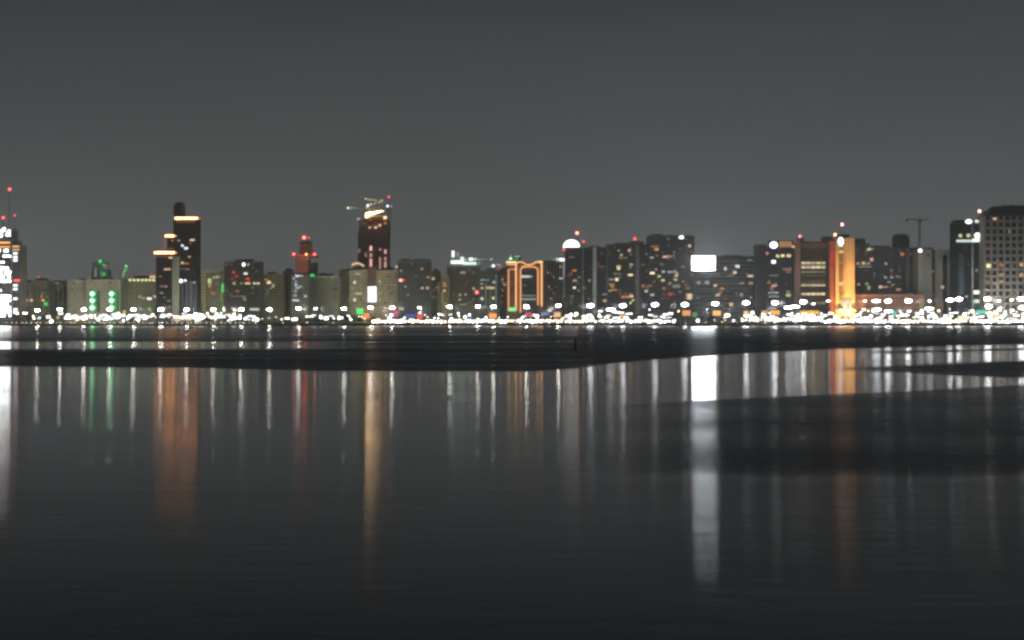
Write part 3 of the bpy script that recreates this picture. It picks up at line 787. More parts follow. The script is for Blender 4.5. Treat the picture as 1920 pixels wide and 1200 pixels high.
# 29 dark building between pink columns
b = Bld("framed_building", "dark office slab framed by two pink lit columns with bright window strips", "slab framed by pink columns",
        1499, 1553, 453, 1600, 26, (.055, .05, .052), "bands", floor=4.3, roof=False)
for x0, x1 in ((1490, 1499.3), (1552.7, 1559)):
    b.pblock("column", x0, x1, 449, -2.5, 24, (.40, .26, .22), "ribs", bay=2.4, fw=.3)
b.pbox("crown_beam", 1499.3, 1552.7, 455, 466, -1.6, 1, wall_mat((.10, .07, .065)))
b.pbox("crown_horn", 1498, 1508, 446, 454, 2, 18, wall_mat((.05, .04, .045))); b.pbox("crown_horn", 1546, 1560, 443, 454, 2, 18, wall_mat((.05, .04, .045)))
for py, h, s in ((493.2, 4.6, .75), (501, 5, .9), (510, 4, .25), (534.8, 3.8, .7), (551.3, 4.2, 1.1), (528, 3, .12), (517, 3, .1), (568, 5, .28)):
    for i in range(5):
        w = 9.3
        x = 1506.5 + i * 9.3
        b.lit([(x, py, w - 1.2, h, (1, .83, .50), s * rnd.uniform(.7, 1.2))], y=-.05, name="window_strip")
b.lit([(1543, 551, 6, 4, YE, 1.4)], y=-.15)
b.beacon(1500.5, 443, 449, 5, 1.3); b.beacon(1566, 440, 449, 8, 1.5, (1, .35, .2), y=2)
# 30 orange floodlit tower
b = Bld("floodlit_tower", "narrow tower washed in strong orange floodlight with a white lamp near its top", "orange floodlit tower",
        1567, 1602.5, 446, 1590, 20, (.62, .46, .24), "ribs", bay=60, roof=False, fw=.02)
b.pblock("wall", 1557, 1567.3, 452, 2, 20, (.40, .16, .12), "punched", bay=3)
b.pbox("window_shaft", 1573, 1581.5, 466, 566, -.18, .05, wall_mat((.25, .15, .06)))
for (py, h, s) in ((472, 5, .9), (532, 6.5, 1.1), (524, 4, .3), (493, 4, .35), (550, 4, .4)):
    b.lit([(1577.2, py, 8, h, (1, .8, .35), s)], y=-.2, name="shaft_window")
b.lamp(1576, 453, 12, 20, (.92, .96, 1), 5.5, y=-1.2, name="crown_lamp")
b.pbox("roof_housing", 1572, 1594, 439, 446.4, 4, 16, wall_mat((.15, .09, .07)))
b.beacon(1579, 421, 440, 8, 1.5, (1, .3, .28))
b.lit([(1562, 500, 8, 3, R, .5), (1562, 484, 6, 28, R, .6)], y=1.8, name="red_lamp_row")
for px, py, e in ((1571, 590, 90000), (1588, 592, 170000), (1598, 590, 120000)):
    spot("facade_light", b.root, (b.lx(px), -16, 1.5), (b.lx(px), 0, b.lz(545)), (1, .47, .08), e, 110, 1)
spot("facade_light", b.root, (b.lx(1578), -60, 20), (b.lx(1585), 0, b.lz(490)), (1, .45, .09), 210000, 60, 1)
b.pbox("entrance_canopy", 1570, 1602, 580, 584, -5, 0, wall_mat((.6, .5, .35)))
b.lit([(1589 + dx, 560 + 3.1 * i, 7.0 - .4 * i, 2.6, (1, .82, .5), .7 + .28 * i) for i in range(7) for dx in (-11 + i, -3, 5)], y=-.25, sample=True, name="foot_glow_pane")  # bright floodlit foot put in as glowing panes, stronger downward
# 31
b = Bld("apartment_block", "wide dark block with a humped roof right of the orange floodlit tower", "wide dark humped block",
        1603, 1724, 464, 1650, 28, (.09, .092, .10), "grid", bay=3.6, roof=False)
b.pblock("wall", 1603, 1632, 456, 4, 24, (.075, .075, .08), "grid", pyb=464.3)
b.pbox("roof_housing", 1608, 1626, 446, 456.4, 8, 20, wall_mat(DARK)); b.pbox("roof_housing", 1640, 1672, 460, 464.4, 8, 20, ROOFM)
mb = MB(); rr = (b.lx(1711) - b.lx(1679)) / 2
mb.lathe([(rr, b.lz(464.4)), (rr, b.lz(445)), (rr * .85, b.lz(440)), (rr * .5, b.lz(437.5)), (rr * .1, b.lz(437))], 20, b.lx(1695), 14).build("dome", wall_mat((.03, .033, .033)), b.root, smooth=False)
for (px, py, w, h, c, s) in ((1629.5, 467.5, 7, 4.4, GY, .9), (1636, 467, 5, 3, W, .3), (1609, 494, 6, 4.4, PO, .5), (1619, 493.5, 6, 5, PO, .9), (1628, 494, 6, 5, YE, .4), (1634.5, 486.5, 6, 6, PK, .9), (1622, 500, 26, 2.6, PG, .25), (1661, 494.5, 5, 4.4, W, .4), (1691.5, 476.5, 7, 6, O, .5), (1660, 520, 6, 3.4, W, .4), (1672, 520, 6, 3.4, W, .4), (1682, 518, 6, 3.4, PO, .3), (1624.5, 532, 6, 4, GY, .8), (1610, 533, 5, 4, PO, .5), (1629, 539.5, 6, 8, GY, .35), (1651, 538, 6, 5.5, PK, 1.0), (1660, 538, 10, 3, PO, .5), (1674, 534, 6, 3, PK, .4), (1685, 543, 9, 4, PK, .6), (1667, 529, 7, 3, PG, .3), (1716.5, 488.5, 6, 4.6, W, 1.1), (1717, 513, 6, 4.6, W, 1.1), (1715, 538, 9, 3, PK, .4), (1705, 476, 13, 3, PK, .12)):
    b.lit([(px, py, w, h, c, s)])
b.pbox("stripe", 1699, 1705, 466, 560, -.5, .05, wall_mat((.22, .17, .15))); b.scatter(30, DARKPAL, (.03, .25))
b = Bld("low_building", "long low brown building at the foot of the wide dark humped block", "low brown building", 1604, 1732, 552, 1600, 18, (.32, .16, .10), "punched", bay=4, floor=4)
for i in range(5):
    b.lit([(1728, 562 + i * 5, 9, 2.6, YE, .5)], name="lit_floor")
b.scatter(14, (PO, O, YE), (.05, .3), ytop=556, ybot=590)
crane("unlit dark tower crane with a level jib behind the wide dark humped block", 1724, 470, 413, (1743, 412), (1700, 411), 1800, [], (.09, .09, .09), r=.6)
# 33
b = Bld("apartment_block", "pale grey block with three dark vertical slots near the right", "pale grey slotted block",
        1722, 1791, 468, 1625, 24, (.33, .32, .28), "grid", bay=2.8, floor=3, roof=True, fw=.3, fh=.4, depth=.3)
for x0, x1, y0, y1 in ((1747.5, 1753.5, 468.5, 590), (1767.5, 1775.5, 478, 590), (1738.5, 1742.5, 475, 482), (1784.5, 1791, 474, 555)):
    b.pbox("window_slot", x0, x1, y0, y1, -.25, .05, GLASS)
b.lamp(1725, 470, 10, 9, (.9, .97, 1), 3.2, y=-1.2)
b.lit([(1790, 483, 6, 6, PK, 1.0), (1767, 538.5, 6, 5, YE, .7), (1790, 501, 6, 3, O, .4), (1789, 518, 5, 3, PO, .4), (1749, 509, 3, 3, W, .5), (1785, 535, 5, 4, PO, .3), (1759, 580, 10, 30, (1, .75, .4), .16), (1786, 565, 6, 20, (1, .6, .3), .15)], y=-.3)
# 34 teal tower
b = Bld("office_tower", "slender dark teal glass tower with white lit crown windows near the right edge", "dark teal tower",
        1793, 1843, 416, 1600, 24, (.035, .06, .06), "curtain", bay=2.8, roof=False)
b.pbox("edge_fin", 1821.5, 1825, 420, 590, -.8, .05, wall_mat((.4, .45, .43))); b.pblock("crown", 1795, 1840, 412, 3, 20, (.03, .045, .045), "curtain", pyb=416.3)
b.pbox("lit_ledge", 1793, 1837, 449.5, 454, -1.2, .05, emit(PG, 1.1)); b.pbox("lit_ledge", 1823, 1838, 448, 453, -1.4, .05, emit(W, 1.8))
b.lamp(1816, 415.5, 16, 10, W, 3.0, y=-1); b.lamp(1831, 415, 11, 8, (1, .95, .8), 1.1, y=-1); b.lamp(1800.5, 442, 9, 9, GY, .8, y=-1, name="crown_lamp"); b.lamp(1815.5, 441.5, 10, 9, YE, .9, y=-1, name="crown_lamp"); b.lamp(1832.5, 442, 14, 14, W, 3, y=-1, name="crown_lamp")
b.beacon(1836.5, 396, 414, 5, 1.6, (1, .62, .5))
for i in range(14):
    b.lit([(1803, 478 + i * 5.5, 9, 2.0, (.5, .85, 1), .06 + .016 * i)], name="stair_window")
b.lit([(1831, 548, 15, 7, W, 1.6), (1831, 565, 12, 6, W, 1.3), (1832, 575, 18, 18, TE, .14), (1831, 506, 4, 4, C, .3), (1812, 556, 6, 4, PG, .5)])
b.scatter(10, (PG, C, TE), (.03, .15))
b.pbox("side_strip", 1843.4, 1846, 500, 592, -.4, .6, wall_mat((.25, .4, .2)))
# 35 pale grid hotel: each window its own part
b = Bld("hotel_block", "large pale block with rows of dark square windows under a dark jagged crown", "pale hotel with the window grid",
        1847, 1990, 404, 1580, 28, (.34, .31, .27), "ribs", bay=200, roof=False, fw=.01, depth=.02)
k = 0
for j in range(14):
    py = 408 + j * 12.9 + .5
    for i in range(7):
        px = 1852.5 + i * 12.2
        if px > 1928: continue
        f = b.pbox("window", px - 3.6, px + 3.6, py - 4, py + 4, -.03, .05, GLASS)
        b.pbox("sill", px - 4.4, px + 4.4, py + 4, py + 5, -.5, .02, b.wall, f)
for i in range(8):
    px = 1846.6 + i * 12.2
    b.pbox("pier", px - 1.4, px + 1.4, 404, 594, -.6, .05, b.wall)
mb = MB(); zs = [(1853, 401), (1858, 393), (1866, 391), (1869, 386), (1880, 388), (1884, 384), (1893, 386), (1899, 383), (1912, 385), (1918, 384), (1930, 386), (1960, 388), (1985, 400)]
pts = [(b.lx(1853), b.lz(404.3))] + [(b.lx(x), b.lz(y)) for x, y in zs] + [(b.lx(1985), b.lz(404.3))]
n = len(pts)
for (x, z) in pts: mb.v.append((x, 3, z))
for (x, z) in pts: mb.v.append((x, 24, z))
mb.f.append(tuple(reversed(range(n)))); mb.m.append(0); mb.f.append(tuple(range(n, 2 * n))); mb.m.append(0)
for i in range(n):
    j = (i + 1) % n
    mb.f.append((i, j, n + j, n + i)); mb.m.append(0)
mb.build("crown", wall_mat((.06, .058, .055)), b.root)
for (px, py, w, h, c, s) in ((1865, 410.5, 7, 5, PO, .9), (1854, 498.5, 9, 7, YE, 1.6), (1878, 497.5, 8, 6, O, .5), (1915, 496.5, 7, 6, PO, .8), (1878, 515, 8, 5, PO, .5), (1915, 515.5, 7, 6, PO, .8), (1868, 534.5, 6, 5, PO, .5), (1877, 527, 6, 4, GY, .5), (1893, 433, 5, 9, W, .2), (1854, 528, 7, 6, YE, .3), (1898, 540, 4, 4, W, .2), (1873, 564, 8, 6, W, 1.4), (1855, 463, 5, 6, O, .15), (1897, 500, 5, 6, W, .2), (1901, 551, 6, 5, PO, .3)):
    b.lit([(px, py, w, h, c, s)], y=-.1)
# ------------------------------------------------------------------ what stands along the shore
_used = {}


def near(px):
    c = [t for t in BUILDINGS if t[0] <= px <= t[1]]
    if c:
        return min(c, key=lambda t: abs((t[0] + t[1]) / 2 - px))[2]
    return min(BUILDINGS, key=lambda t: min(abs(t[0] - px), abs(t[1] - px)))[2]


def dup(root, loc, rz=0, label=None, group=None, sc=1.0):
    r = root.copy(); COL.objects.link(r)
    r.location = loc; r.rotation_euler = (0, 0, rz); r.scale = (sc, sc, sc)
    if label: r["label"] = label
    if group: r["group"] = group
    for ch in root.children:
        c = ch.copy(); COL.objects.link(c); c.parent = r
        for g in ch.children:
            d = g.copy(); COL.objects.link(d); d.parent = c
    return r


# --- ground, road, promenade
def sheet(name, x0, x1, y0, y1, z, mat, kind="structure"):
    o = MB().box(x0, x1, y0, y1, z - .4, z).build(name, mat)
    return tag(o, kind=kind)


asph = plain("asphalt", (.05, .05, .052), .8)
paving = wall_mat((.34, .32, .29), .8, .3, .3)
earth = plain("dry_earth", (.10, .085, .06), .95)
MB().box(-3000, 3000, 1488.6, 2600, -3, LAND - .14).build("ground", earth)["kind"] = "structure"
sheet("promenade", -2600, 2600, 1489.0, 1506, LAND, paving)
sheet("road", -2600, 2600, 1506.4, 1530, LAND - .12, asph)
sheet("pavement", -2600, 2600, 1530.4, 1536, LAND, paving)
for i, y in enumerate((1506, 1530)):
    tag(MB().box(-2600, 2600, y, y + .4, LAND - .5, LAND + .01).build("kerb", CONC), kind="structure")
mk = plain("road_paint", (.75, .75, .72), .6)
tag(MB().box(-2600, 2600, 1518, 1518.3, LAND - .13, LAND - .112).build("road_marking", mk), kind="structure")
sw = MB()
sw.box(-2600, 2600, 1487.6, 1488.6, -3, LAND - .25, 0)
sw.box(-2600, 2600, 1487.35, 1489.0, LAND - .25, LAND + .25, 1)
o = sw.build("sea_wall", [wall_mat((.10, .095, .085)), wall_mat((.16, .15, .14))])
tag(o, "long low dark stone sea wall along the waterline under the skyline", "sea wall")

# --- tall mast lights
POLE = plain("lamp_pole_paint", (.25, .26, .26), .45, .5)


def mast_proto(h, n, sp, r, s, c):
    root = empty("mast_light", (0, 0, 0), "x", "mast light")
    MB().tube([(0, 0, 0), (0, 0, h * .5), (0, 0, h + .6)], [.42, .3, .2], 8).build("pole", POLE, root)
    MB().tube([(-sp * 1.05, 0, h + .2), (sp * 1.05, 0, h + .2)], .16, 6).build("crossarm", POLE, root)
    for i in range(n):
        x = -sp + 2 * sp * i / max(1, n - 1) if n > 1 else 0
        q = MB().ball((x, -.1, h - .35), r * (1 if abs(x) < sp * .5 else .6), sz=.8)
        q.build("lamp", emit(c, s), root, smooth=True)
    return root


OLV = (1, .97, .74)
ADDED_FLOODS = [(374, 0, 1.6, OLV), (329, 0, .35, (1, 1, .9)), (1880, 0, 1.1, (1, .96, .9)), (1915, 0, 1.1, (1, .96, .9)), (1370, 0, 1.2, (.95, 1, 1)), (1415, 0, .8, W), (1640, 0, .9, (.95, .97, 1)), (1690, 0, .9, (1, .9, .85)), (776, 0, 1.5, (.85, 1, .95)), (868, 0, 1, (1, .93, .85)), (918, 0, .8, W), (1040, 0, .8, W), (700, 0, 3, (1, .62, .5)), (716, 0, 1.5, (1, .72, .6)), (109, 0, 1.6, (.9, 1, .85)), (50, 0, 1.3, OLV), (80, 0, 1.3, OLV), (143, 0, 1, OLV), (192, 0, 1, OLV), (258, 0, 1, OLV), (378, 0, 1.3, OLV), (403, 0, .8, OLV), (510, 0, 1.3, OLV), (539, 0, 2.0, OLV), (614, 0, 1.2, (.95, 1, .85)), (650, 0, 1, OLV), (672, 0, .8, OLV), (720, 0, 1, OLV), (815, 0, 1.2, OLV), (833, 0, 1.0, (1, .85, .5)), (1735, 0, .8, (1, .97, .9)), (1762, 0, .7, (1, .95, .85))]
ADDED_FLOODS = [(a, b, c * 17500, d) for a, b, c, d in ADDED_FLOODS]  # added lamps that lift the dark facades
MASTS = [(70, 582, 0), (112, 581, 0), (157, 580, 0), (205, 580, 0), (250, 580, 0), (301, 580, 0), (350, 580, 0), (400, 580, 0), (452, 580, 0), (505, 580, 0),
         (560, 578, 0), (592, 578, 3), (645, 578, 0), (695, 577, 0), (735, 577, 0), (786, 576, 3), (843, 575, 0), (896, 575, 0), (925, 575, 0), (987, 574, 0), (1047, 573, 0),
         (1107, 573, 1), (1145, 580, 2), (1168, 573, 1), (1228, 571, 1), (1284, 571, 1), (1341, 570, 1), (1399, 568, 1), (1453, 568, 1), (1478, 577, 2), (1491, 574, 2), (1506, 566, 1),
         (1525, 570, 3), (1553, 565, 3), (1622, 564, 3), (1643, 565, 2), (1665, 564, 1), (1703, 564, 1), (1743, 564, 3), (1781, 562, 1), (1798, 560, 1), (1851, 560, 1), (1873, 564, 3), (1897, 563, 3), (1914, 561, 1),
         (1620, 580, 3), (1644, 580, 2), (1666, 583, 2), (1704, 583, 3), (1742, 578, 2), (1748, 588, 3), (1854, 575, 1), (1898, 582, 3), (1916, 576, 1),
         (-30, 582, 0), (-75, 582, 0), (1962, 560, 1), (2010, 560, 1)]
PROT = {}
SPEC = {0: (3, 1.35, 1.2, 150, (1, .97, .86)), 1: (3, 2.0, 2.1, 55, (.97, .97, 1)), 2: (5, 3.2, 1.5, 40, (.9, .95, 1)), 3: (2, .8, 1.0, 34, W)}
seen = {}
for px, py, k in MASTS:
    seen.setdefault(near(px), []).append(px)
ORD = ("leftmost", "second", "third", "fourth", "fifth", "sixth", "seventh", "eighth")
for j, (px, py, k) in enumerate(MASTS):
    Y = 1538 if py < 576 or k == 0 else 1548
    h = round(wz(py, Y) - LAND + .3)
    if (k, h) not in PROT:
        p = mast_proto(h, *SPEC[k]); PROT[(k, h)] = p; new = p
        new.location = (wx(px, Y), Y, LAND)
    else:
        new = dup(PROT[(k, h)], (wx(px, Y), Y, LAND))
    sh = near(px); lst = sorted(seen[sh]); i = lst.index(px)
    size = {0: "tall white", 1: "big glaring", 2: "wide bluish white", 3: "smaller white"}[k]
    pos = "" if len(lst) == 1 else f", {ORD[min(i, 7)]} of {len(lst)}"
    new["label"] = f"{size} mast light before the {sh}{pos}".replace("tall white mast", "white mast")
    new["group"] = "mast lights along the seafront road"

# --- added pole lamps, lenses turned inland, to brighten fronts along the skyline
for t in list(ADDED_FLOODS):
    px, w_, e, c = t
    Y = 1546
    X = wx(px, Y)
    root = empty("added_flood_pole", (X, Y, LAND), f"slim pole with a floodlight turned on the {near(px)}", "floodlight", "floodlight poles facing the pale fronts")
    MB().tube([(0, 0, 0), (0, 0, 15)], [.25, .14], 8).build("pole", POLE, root)
    MB().box(-.7, .7, -.5, .35, 14.7, 15.6).build("housing", DARKSTEEL, root)
    MB().box(-.6, .6, .35, .42, 14.8, 15.5).build("lens", emit(c, 3, False), root)
    spot("added_flood", root, (0, .8, 15.3), (0, 80, 42), c, e, 115, .9)

# --- globe lamps along the sea wall (the dense white line), garden lamps, bollards
LAMPS = {}


def small_lamp(name, cat, what, grp, px, py, Y, r, c, s, post=True, flat=1.0):
    z = wz(py, Y); h = max(.5, z - LAND)
    key = (name, round(r, 2), tuple(c), s, round(h * 2))
    if key not in LAMPS:
        root = empty(name, (wx(px, Y), Y, LAND), "x", cat)
        MB().tube([(0, 0, 0), (0, 0, h - r * .6)], [.16, .09], 6).build("post", POLE, root)
        MB().ball((0, 0, h), r, seg=9, rings=6, sz=flat).build("globe", emit(c, s), root, smooth=True)
        LAMPS[key] = root
    else:
        root = dup(LAMPS[key], (wx(px, Y), Y, LAND))
    sh = near(px)
    root["label"] = f"{what} {sh}"
    root["group"] = f"{grp} below the {sh}"
    return root


r_ = random.Random(5)
x = 700.0
while x < 1990:
    if x < 1266 or x > 1386:
        hump = 1386 < x < 1545
        py = 602.8 + r_.uniform(-1.0, .8) - (2.6 if hump else 0)
        rr = r_.choice((.8, 1.1, 1.4, 1.7))
        c = r_.choice((W, W, W, C, (1, .93, .8), (1, .85, .55), (1, .75, .5)))
        small_lamp("promenade_lamp", "globe lamp", "white globe lamp on the sea wall before the", "sea wall globe lamps", x, py, 1492 + r_.uniform(0, 2), rr, c, r_.choice((4.0, 7.0, 10.0)))
        if r_.random() < .8:
            small_lamp("promenade_lamp", "globe lamp", "white globe lamp on the sea wall before the", "sea wall globe lamps", x + r_.uniform(2, 4), py - r_.uniform(1.2, 3.0) - (2 if hump else 0), 1503 + r_.uniform(0, 2), r_.choice((.8, 1.0, 1.2)), c, r_.choice((3.0, 6.0)))
    x += r_.uniform(6.6, 8.6)
for i in range(52):
    px = 14 + i * 9.1 + r_.uniform(-2, 2)
    small_lamp("bollard_light", "bollard light", "low bollard light before the", "bollard lights", px, 606 + r_.uniform(-1.0, .3), 1491, r_.choice((.42, .55)), r_.choice((W, YE, W, PO)), 3.2)


def dens(px):
    if px < 40: return (578, 604, 1.1)
    if px < 120: return (590, 604, .7)
    if px < 240: return (587, 602, 1.7)
    if px < 420: return (586, 603, 1.9)
    if px < 660: return (587, 603, 1.3)
    if px < 720: return (588, 604, .7)
    if px < 830: return (584, 600, .8)
    if px < 1050: return (586, 600, .75)
    if px < 1150: return (586, 600, 1.5)
    if px < 1290: return (580, 600, .75)
    if px < 1400: return (588, 605, .7)
    if px < 1550: return (584, 600, 1.5)
    if px < 1780: return (578, 600, 1.0)
    return (578, 600, 1.4)


n = 0
while n < 295:
    px = r_.uniform(4, 1930)
    a, b_, d = dens(px)
    if r_.random() > d / 1.9: continue
    py = r_.triangular(a, b_, a + (b_ - a) * .6)
    big = r_.random()
    rr = .7 if big < .4 else (1.05 if big < .75 else 1.6)
    c = r_.choice((W, W, W, C, C, YE, PO, PG))
    small_lamp("garden_lamp", "garden lamp", "small garden lamp before the", "garden lamps", px, py, 1542 + r_.uniform(0, 28), rr, c, r_.choice((5.0, 9.0, 14.0)), flat=.8)
    n += 1

# --- two-globe lamps along the road, thick in front of the left blocks
TWO = {}
for i in range(150):
    px = r_.choice((r_.uniform(20, 660), r_.uniform(110, 470), r_.uniform(1060, 1260), r_.uniform(1400, 1930), r_.uniform(1560, 1930)))
    py = r_.gauss(594, 2.6) if px < 700 else r_.gauss(593.5, 4)
    Y = 1531 + r_.uniform(0, 4)
    h = round(max(3.0, wz(py, Y) - LAND) * 2) / 2
    s_ = r_.choice((5.0, 10.0)); c = r_.choice((W, W, C, (1, .92, .78))); rr = r_.choice((.7, .95))
    key = (h, s_, c, rr)
    if key in TWO: root = dup(TWO[key], (wx(px, Y), Y, LAND))
    else:
        root = empty("road_lamp", (wx(px, Y), Y, LAND), "x", "road lamp")
        MB().tube([(0, 0, 0), (0, 0, h)], [.2, .12], 7).build("post", POLE, root)
        MB().tube([(-1.3, 0, h - .1), (1.3, 0, h - .1)], .09, 5).build("crossarm", POLE, root)
        for sx in (-1.3, 1.3): MB().ball((sx, 0, h + .2), rr, seg=9, rings=6, sz=.8).build("globe", emit(c, s_), root, smooth=True)
        TWO[key] = root
    sh = near(px)
    root["label"] = f"two globe road lamp before the {sh}"
    root["group"] = f"road lamps before the {sh}"

# --- coloured lit signs and kiosks
SIGNS = [(675, 584, 12, 10, G, 1.3, "green"), (686, 592, 13, 10, (1, .36, .1), 1.3, "orange"), (742, 587, 10, 9, (1, .2, .35), .8, "pink"), (770, 592, 18, 7, (.15, .25, .8), .6, "blue"),
         (787, 593, 10, 10, (1, .1, .12), 1.1, "red"), (880, 595, 9, 7, (.2, .45, 1), .5, "blue"), (924, 592, 14, 9, (1, .38, .1), 1.4, "orange"), (961, 580, 14, 7, (.3, 1, .35), 1.2, "green"),
         (991, 589, 11, 7, (1, .12, .25), .8, "red"), (1022, 588, 15, 6, (.35, .5, 1), .6, "blue"), (1045, 590, 12, 9, (1, .6, .35), 1.2, "orange"), (1167, 593, 12, 8, (1, .45, .2), 1.2, "orange"),
         (1287, 587, 15, 10, (1, .42, .14), 1.1, "orange"), (1303, 590, 9, 9, (.4, .8, .3), .4, "green"), (1344, 587, 15, 9, (1, .5, .16), 1.5, "orange"), (1399, 587, 9, 8, (1, .6, .3), 1.3, "orange"),
         (1453, 586, 18, 8, (1, .48, .08), 1.4, "orange"), (1518, 586, 36, 7, (1, .55, .08), 1.3, "amber"), (1677, 588, 9, 8, TE, 1.0, "teal"), (1840, 585, 18, 7, (.25, .95, .75), 1.0, "teal"),
         (1866, 592, 16, 7, (1, .7, .3), 1.2, "amber"), (1806, 596, 20, 8, (.9, 1, .6), 1.4, "pale"), (1434, 585, 12, 6, (1, .6, .3), .8, "orange"), (108, 595, 6, 6, (1, .6, .3), .8, "orange"), (340, 599, 40, 4, (1, .72, .4), .9, "amber"),
         (432, 590, 8, 5, (1, .45, .15), .6, "orange"), (233, 587, 5, 10, (1, .65, .3), 1.0, "amber")]
cnt = {}
for px, py, w, h, c, s, cn in SIGNS:
    Y = 1533.5 + (w % 3) * .3
    k = Y / FPX
    X, zc = wx(px, Y), wz(py, Y)
    sh = near(px)
    q = cnt.get((cn, sh), 0); cnt[(cn, sh)] = q + 1
    root = empty("kiosk_sign", (X, Y, LAND), f"small {cn} lit sign on two posts before the {sh}" + (", lower one" if q else ""), "lit sign", "lit signs along the seafront")
    MB().box(-w * k / 2 - .15, w * k / 2 + .15, .1, .5, zc - LAND - h * k / 2 - .15, zc - LAND + h * k / 2 + .15).build("sign_box", DARKSTEEL, root)
    MB().box(-w * k / 2, w * k / 2, -.05, .1, zc - LAND - h * k / 2, zc - LAND + h * k / 2).build("sign_face", emit(c, s), root)
    for sx in (-.35, .35):
        MB().tube([(sx * w * k, .3, 0), (sx * w * k, .3, zc - LAND - h * k / 2)], .12, 6).build("post", POLE, root)

# --- cars
CARC = [(.5, .5, .5), (.6, .58, .52), (.03, .03, .035), (.25, .03, .03), (.05, .07, .15), (.3, .3, .31)]
TYRE = plain("tyre_rubber", (.02, .02, .02), .9)


def car_proto(c):
    root = empty("parked_car", (0, 0, 0), "x", "car")
    paint = plain("car_paint", c, .25, .2, .6)
    side = [(-2.25, .35), (-2.3, .75), (-2.1, .98), (-1.35, 1.02), (-.75, 1.48), (.7, 1.5), (1.35, 1.05), (2.15, .92), (2.3, .65), (2.25, .35)]
    mb = MB(); n = len(side)
    for y, t in ((-.88, 0), (.88, 0)):
        for (xx, z) in side: mb.v.append((xx, y * (1 if z < 1.1 else .8), z))
    mb.f.append(tuple(range(n))); mb.m.append(0)
    mb.f.append(tuple(reversed(range(n, 2 * n)))); mb.m.append(0)
    for i in range(n):
        j = (i + 1) % n
        mb.f.append((j, i, n + i, n + j)); mb.m.append(1 if i in (3, 5) else 0)
    mb.build("body", [paint, GLASS], root)
    for y, nm in ((-.80, "side_window"), (.80, "side_window")):
        q = MB(); q.box(-1.0, .95, y - .03, y + .03, 1.08, 1.38).build(nm, GLASS, root)
    for xx in (-1.4, 1.4):
        for y in (-.82, .82):
            q = MB().tube([(xx, y - .1, .33), (xx, y + .1, .33)], .33, 12); q.build("wheel", TYRE, root)
    for y in (-.6, .6):
        MB().ball((2.28, y, .68), .2, seg=8, rings=5).build("headlight", emit(W, 14), root, smooth=True)
        MB().ball((-2.28, y, .78), .17, seg=8, rings=5).build("tail_light", emit(R, 5), root, smooth=True)
    return root


cars = [car_proto(c) for c in CARC]
used = [False] * len(cars)
for i in range(44):
    px = 60 + i * 42.5 + r_.uniform(-14, 14)
    ci = r_.randrange(len(cars))
    lane = r_.choice((1509.5, 1513, 1522.5, 1526.5))
    rz = (0 if lane > 1518 else math.pi) + r_.uniform(-.03, .03)
    if r_.random() < .45:
        rz += -math.pi / 2 * (1 if lane > 1518 else -1) + r_.uniform(-.3, .3); lane = 1516 + r_.uniform(-5, 5)
    loc = (wx(px, lane), lane, LAND - .12)
    if used[ci]: o = dup(cars[ci], loc, rz)
    else: o = cars[ci]; used[ci] = True; o.location = loc; o.rotation_euler = (0, 0, rz)
    sh = near(px)
    o["label"] = f"{('silver', 'cream', 'black', 'red', 'dark blue', 'grey')[ci]} car with lit headlights before the {sh}"
    o["group"] = "cars on the shore road"
for ci, u in enumerate(used):
    if not u: cars[ci].location = (wx(500 + ci * 11, 1512), 1512, LAND - .12); cars[ci]["label"] = "car with its lights on the shore road at mid left"

# --- trees
LEAF = plain("leaf_green", (.045, .075, .025), .7)
LEAF2 = plain("palm_leaf_green", (.05, .07, .03), .6)
BARK = plain("bark", (.09, .07, .05), .9)


def tree_proto(seed):
    q = random.Random(seed)
    root = empty("shore_tree", (0, 0, 0), "x", "tree")
    H = q.uniform(5.2, 7.2)
    mb = MB(); mb.tube([(0, 0, 0), (.1, 0, H * .3), (q.uniform(-.3, .3), q.uniform(-.2, .2), H * .62)], [.26, .2, .1], 7)
    lobes = []
    for i in range(9):
        a = q.uniform(0, 6.28); d = q.uniform(.4, 2.2)
        c = Vector((d * math.cos(a), d * math.sin(a), H * q.uniform(.48, .88)))
        lobes.append((c, q.uniform(.7, 1.25)))
        if i < 5: mb.tube([(0, 0, H * .35), tuple(c * .6 + Vector((0, 0, H * .16))), tuple(c)], [.12, .08, .04], 5)
    mb.build("trunk", BARK, root)
    cr = MB()
    for c, r in lobes:
        for _ in range(46):
            d = Vector((q.gauss(0, 1), q.gauss(0, 1), q.gauss(0, .8))).normalized() * r * q.uniform(.35, 1.1)
            p = c + d; s = q.uniform(.16, .34)
            u = Vector((q.gauss(0, 1), q.gauss(0, 1), q.gauss(0, 1))).normalized(); v = u.orthogonal().normalized()
            cr.quad(tuple(p - u * s - v * s * .6), tuple(p + u * s - v * s * .6), tuple(p + u * s + v * s * .6), tuple(p - u * s + v * s * .6))
    cr.build("crown", LEAF, root)
    return root


def palm_proto(seed):
    q = random.Random(seed)
    root = empty("palm_tree", (0, 0, 0), "x", "palm tree")
    H = q.uniform(7, 9)
    MB().tube([(0, 0, 0), (.15, 0, H * .5), (.1, 0, H)], [.3, .22, .2], 7).build("trunk", BARK, root)
    cr = MB()
    for i in range(18):
        a = i * 6.283 / 18 + q.uniform(-.15, .15); up = q.uniform(.1, 1.0); L = q.uniform(2.4, 3.2)
        prev = None
        for k in range(6):
            t = k / 5
            rr = L * t; z = H + up * 1.6 * t - 2.2 * t * t
            w = .34 * math.sin(math.pi * min(1, t * .9 + .1)) + .03
            c = Vector((rr * math.cos(a) + .1, rr * math.sin(a), z)); s = Vector((-math.sin(a), math.cos(a), -.25)) * w
            if prev: cr.quad(tuple(prev[0] - prev[1]), tuple(prev[0] + prev[1]), tuple(c + s), tuple(c - s))
            prev = (c, s)
    cr.build("crown", LEAF2, root)
    return root


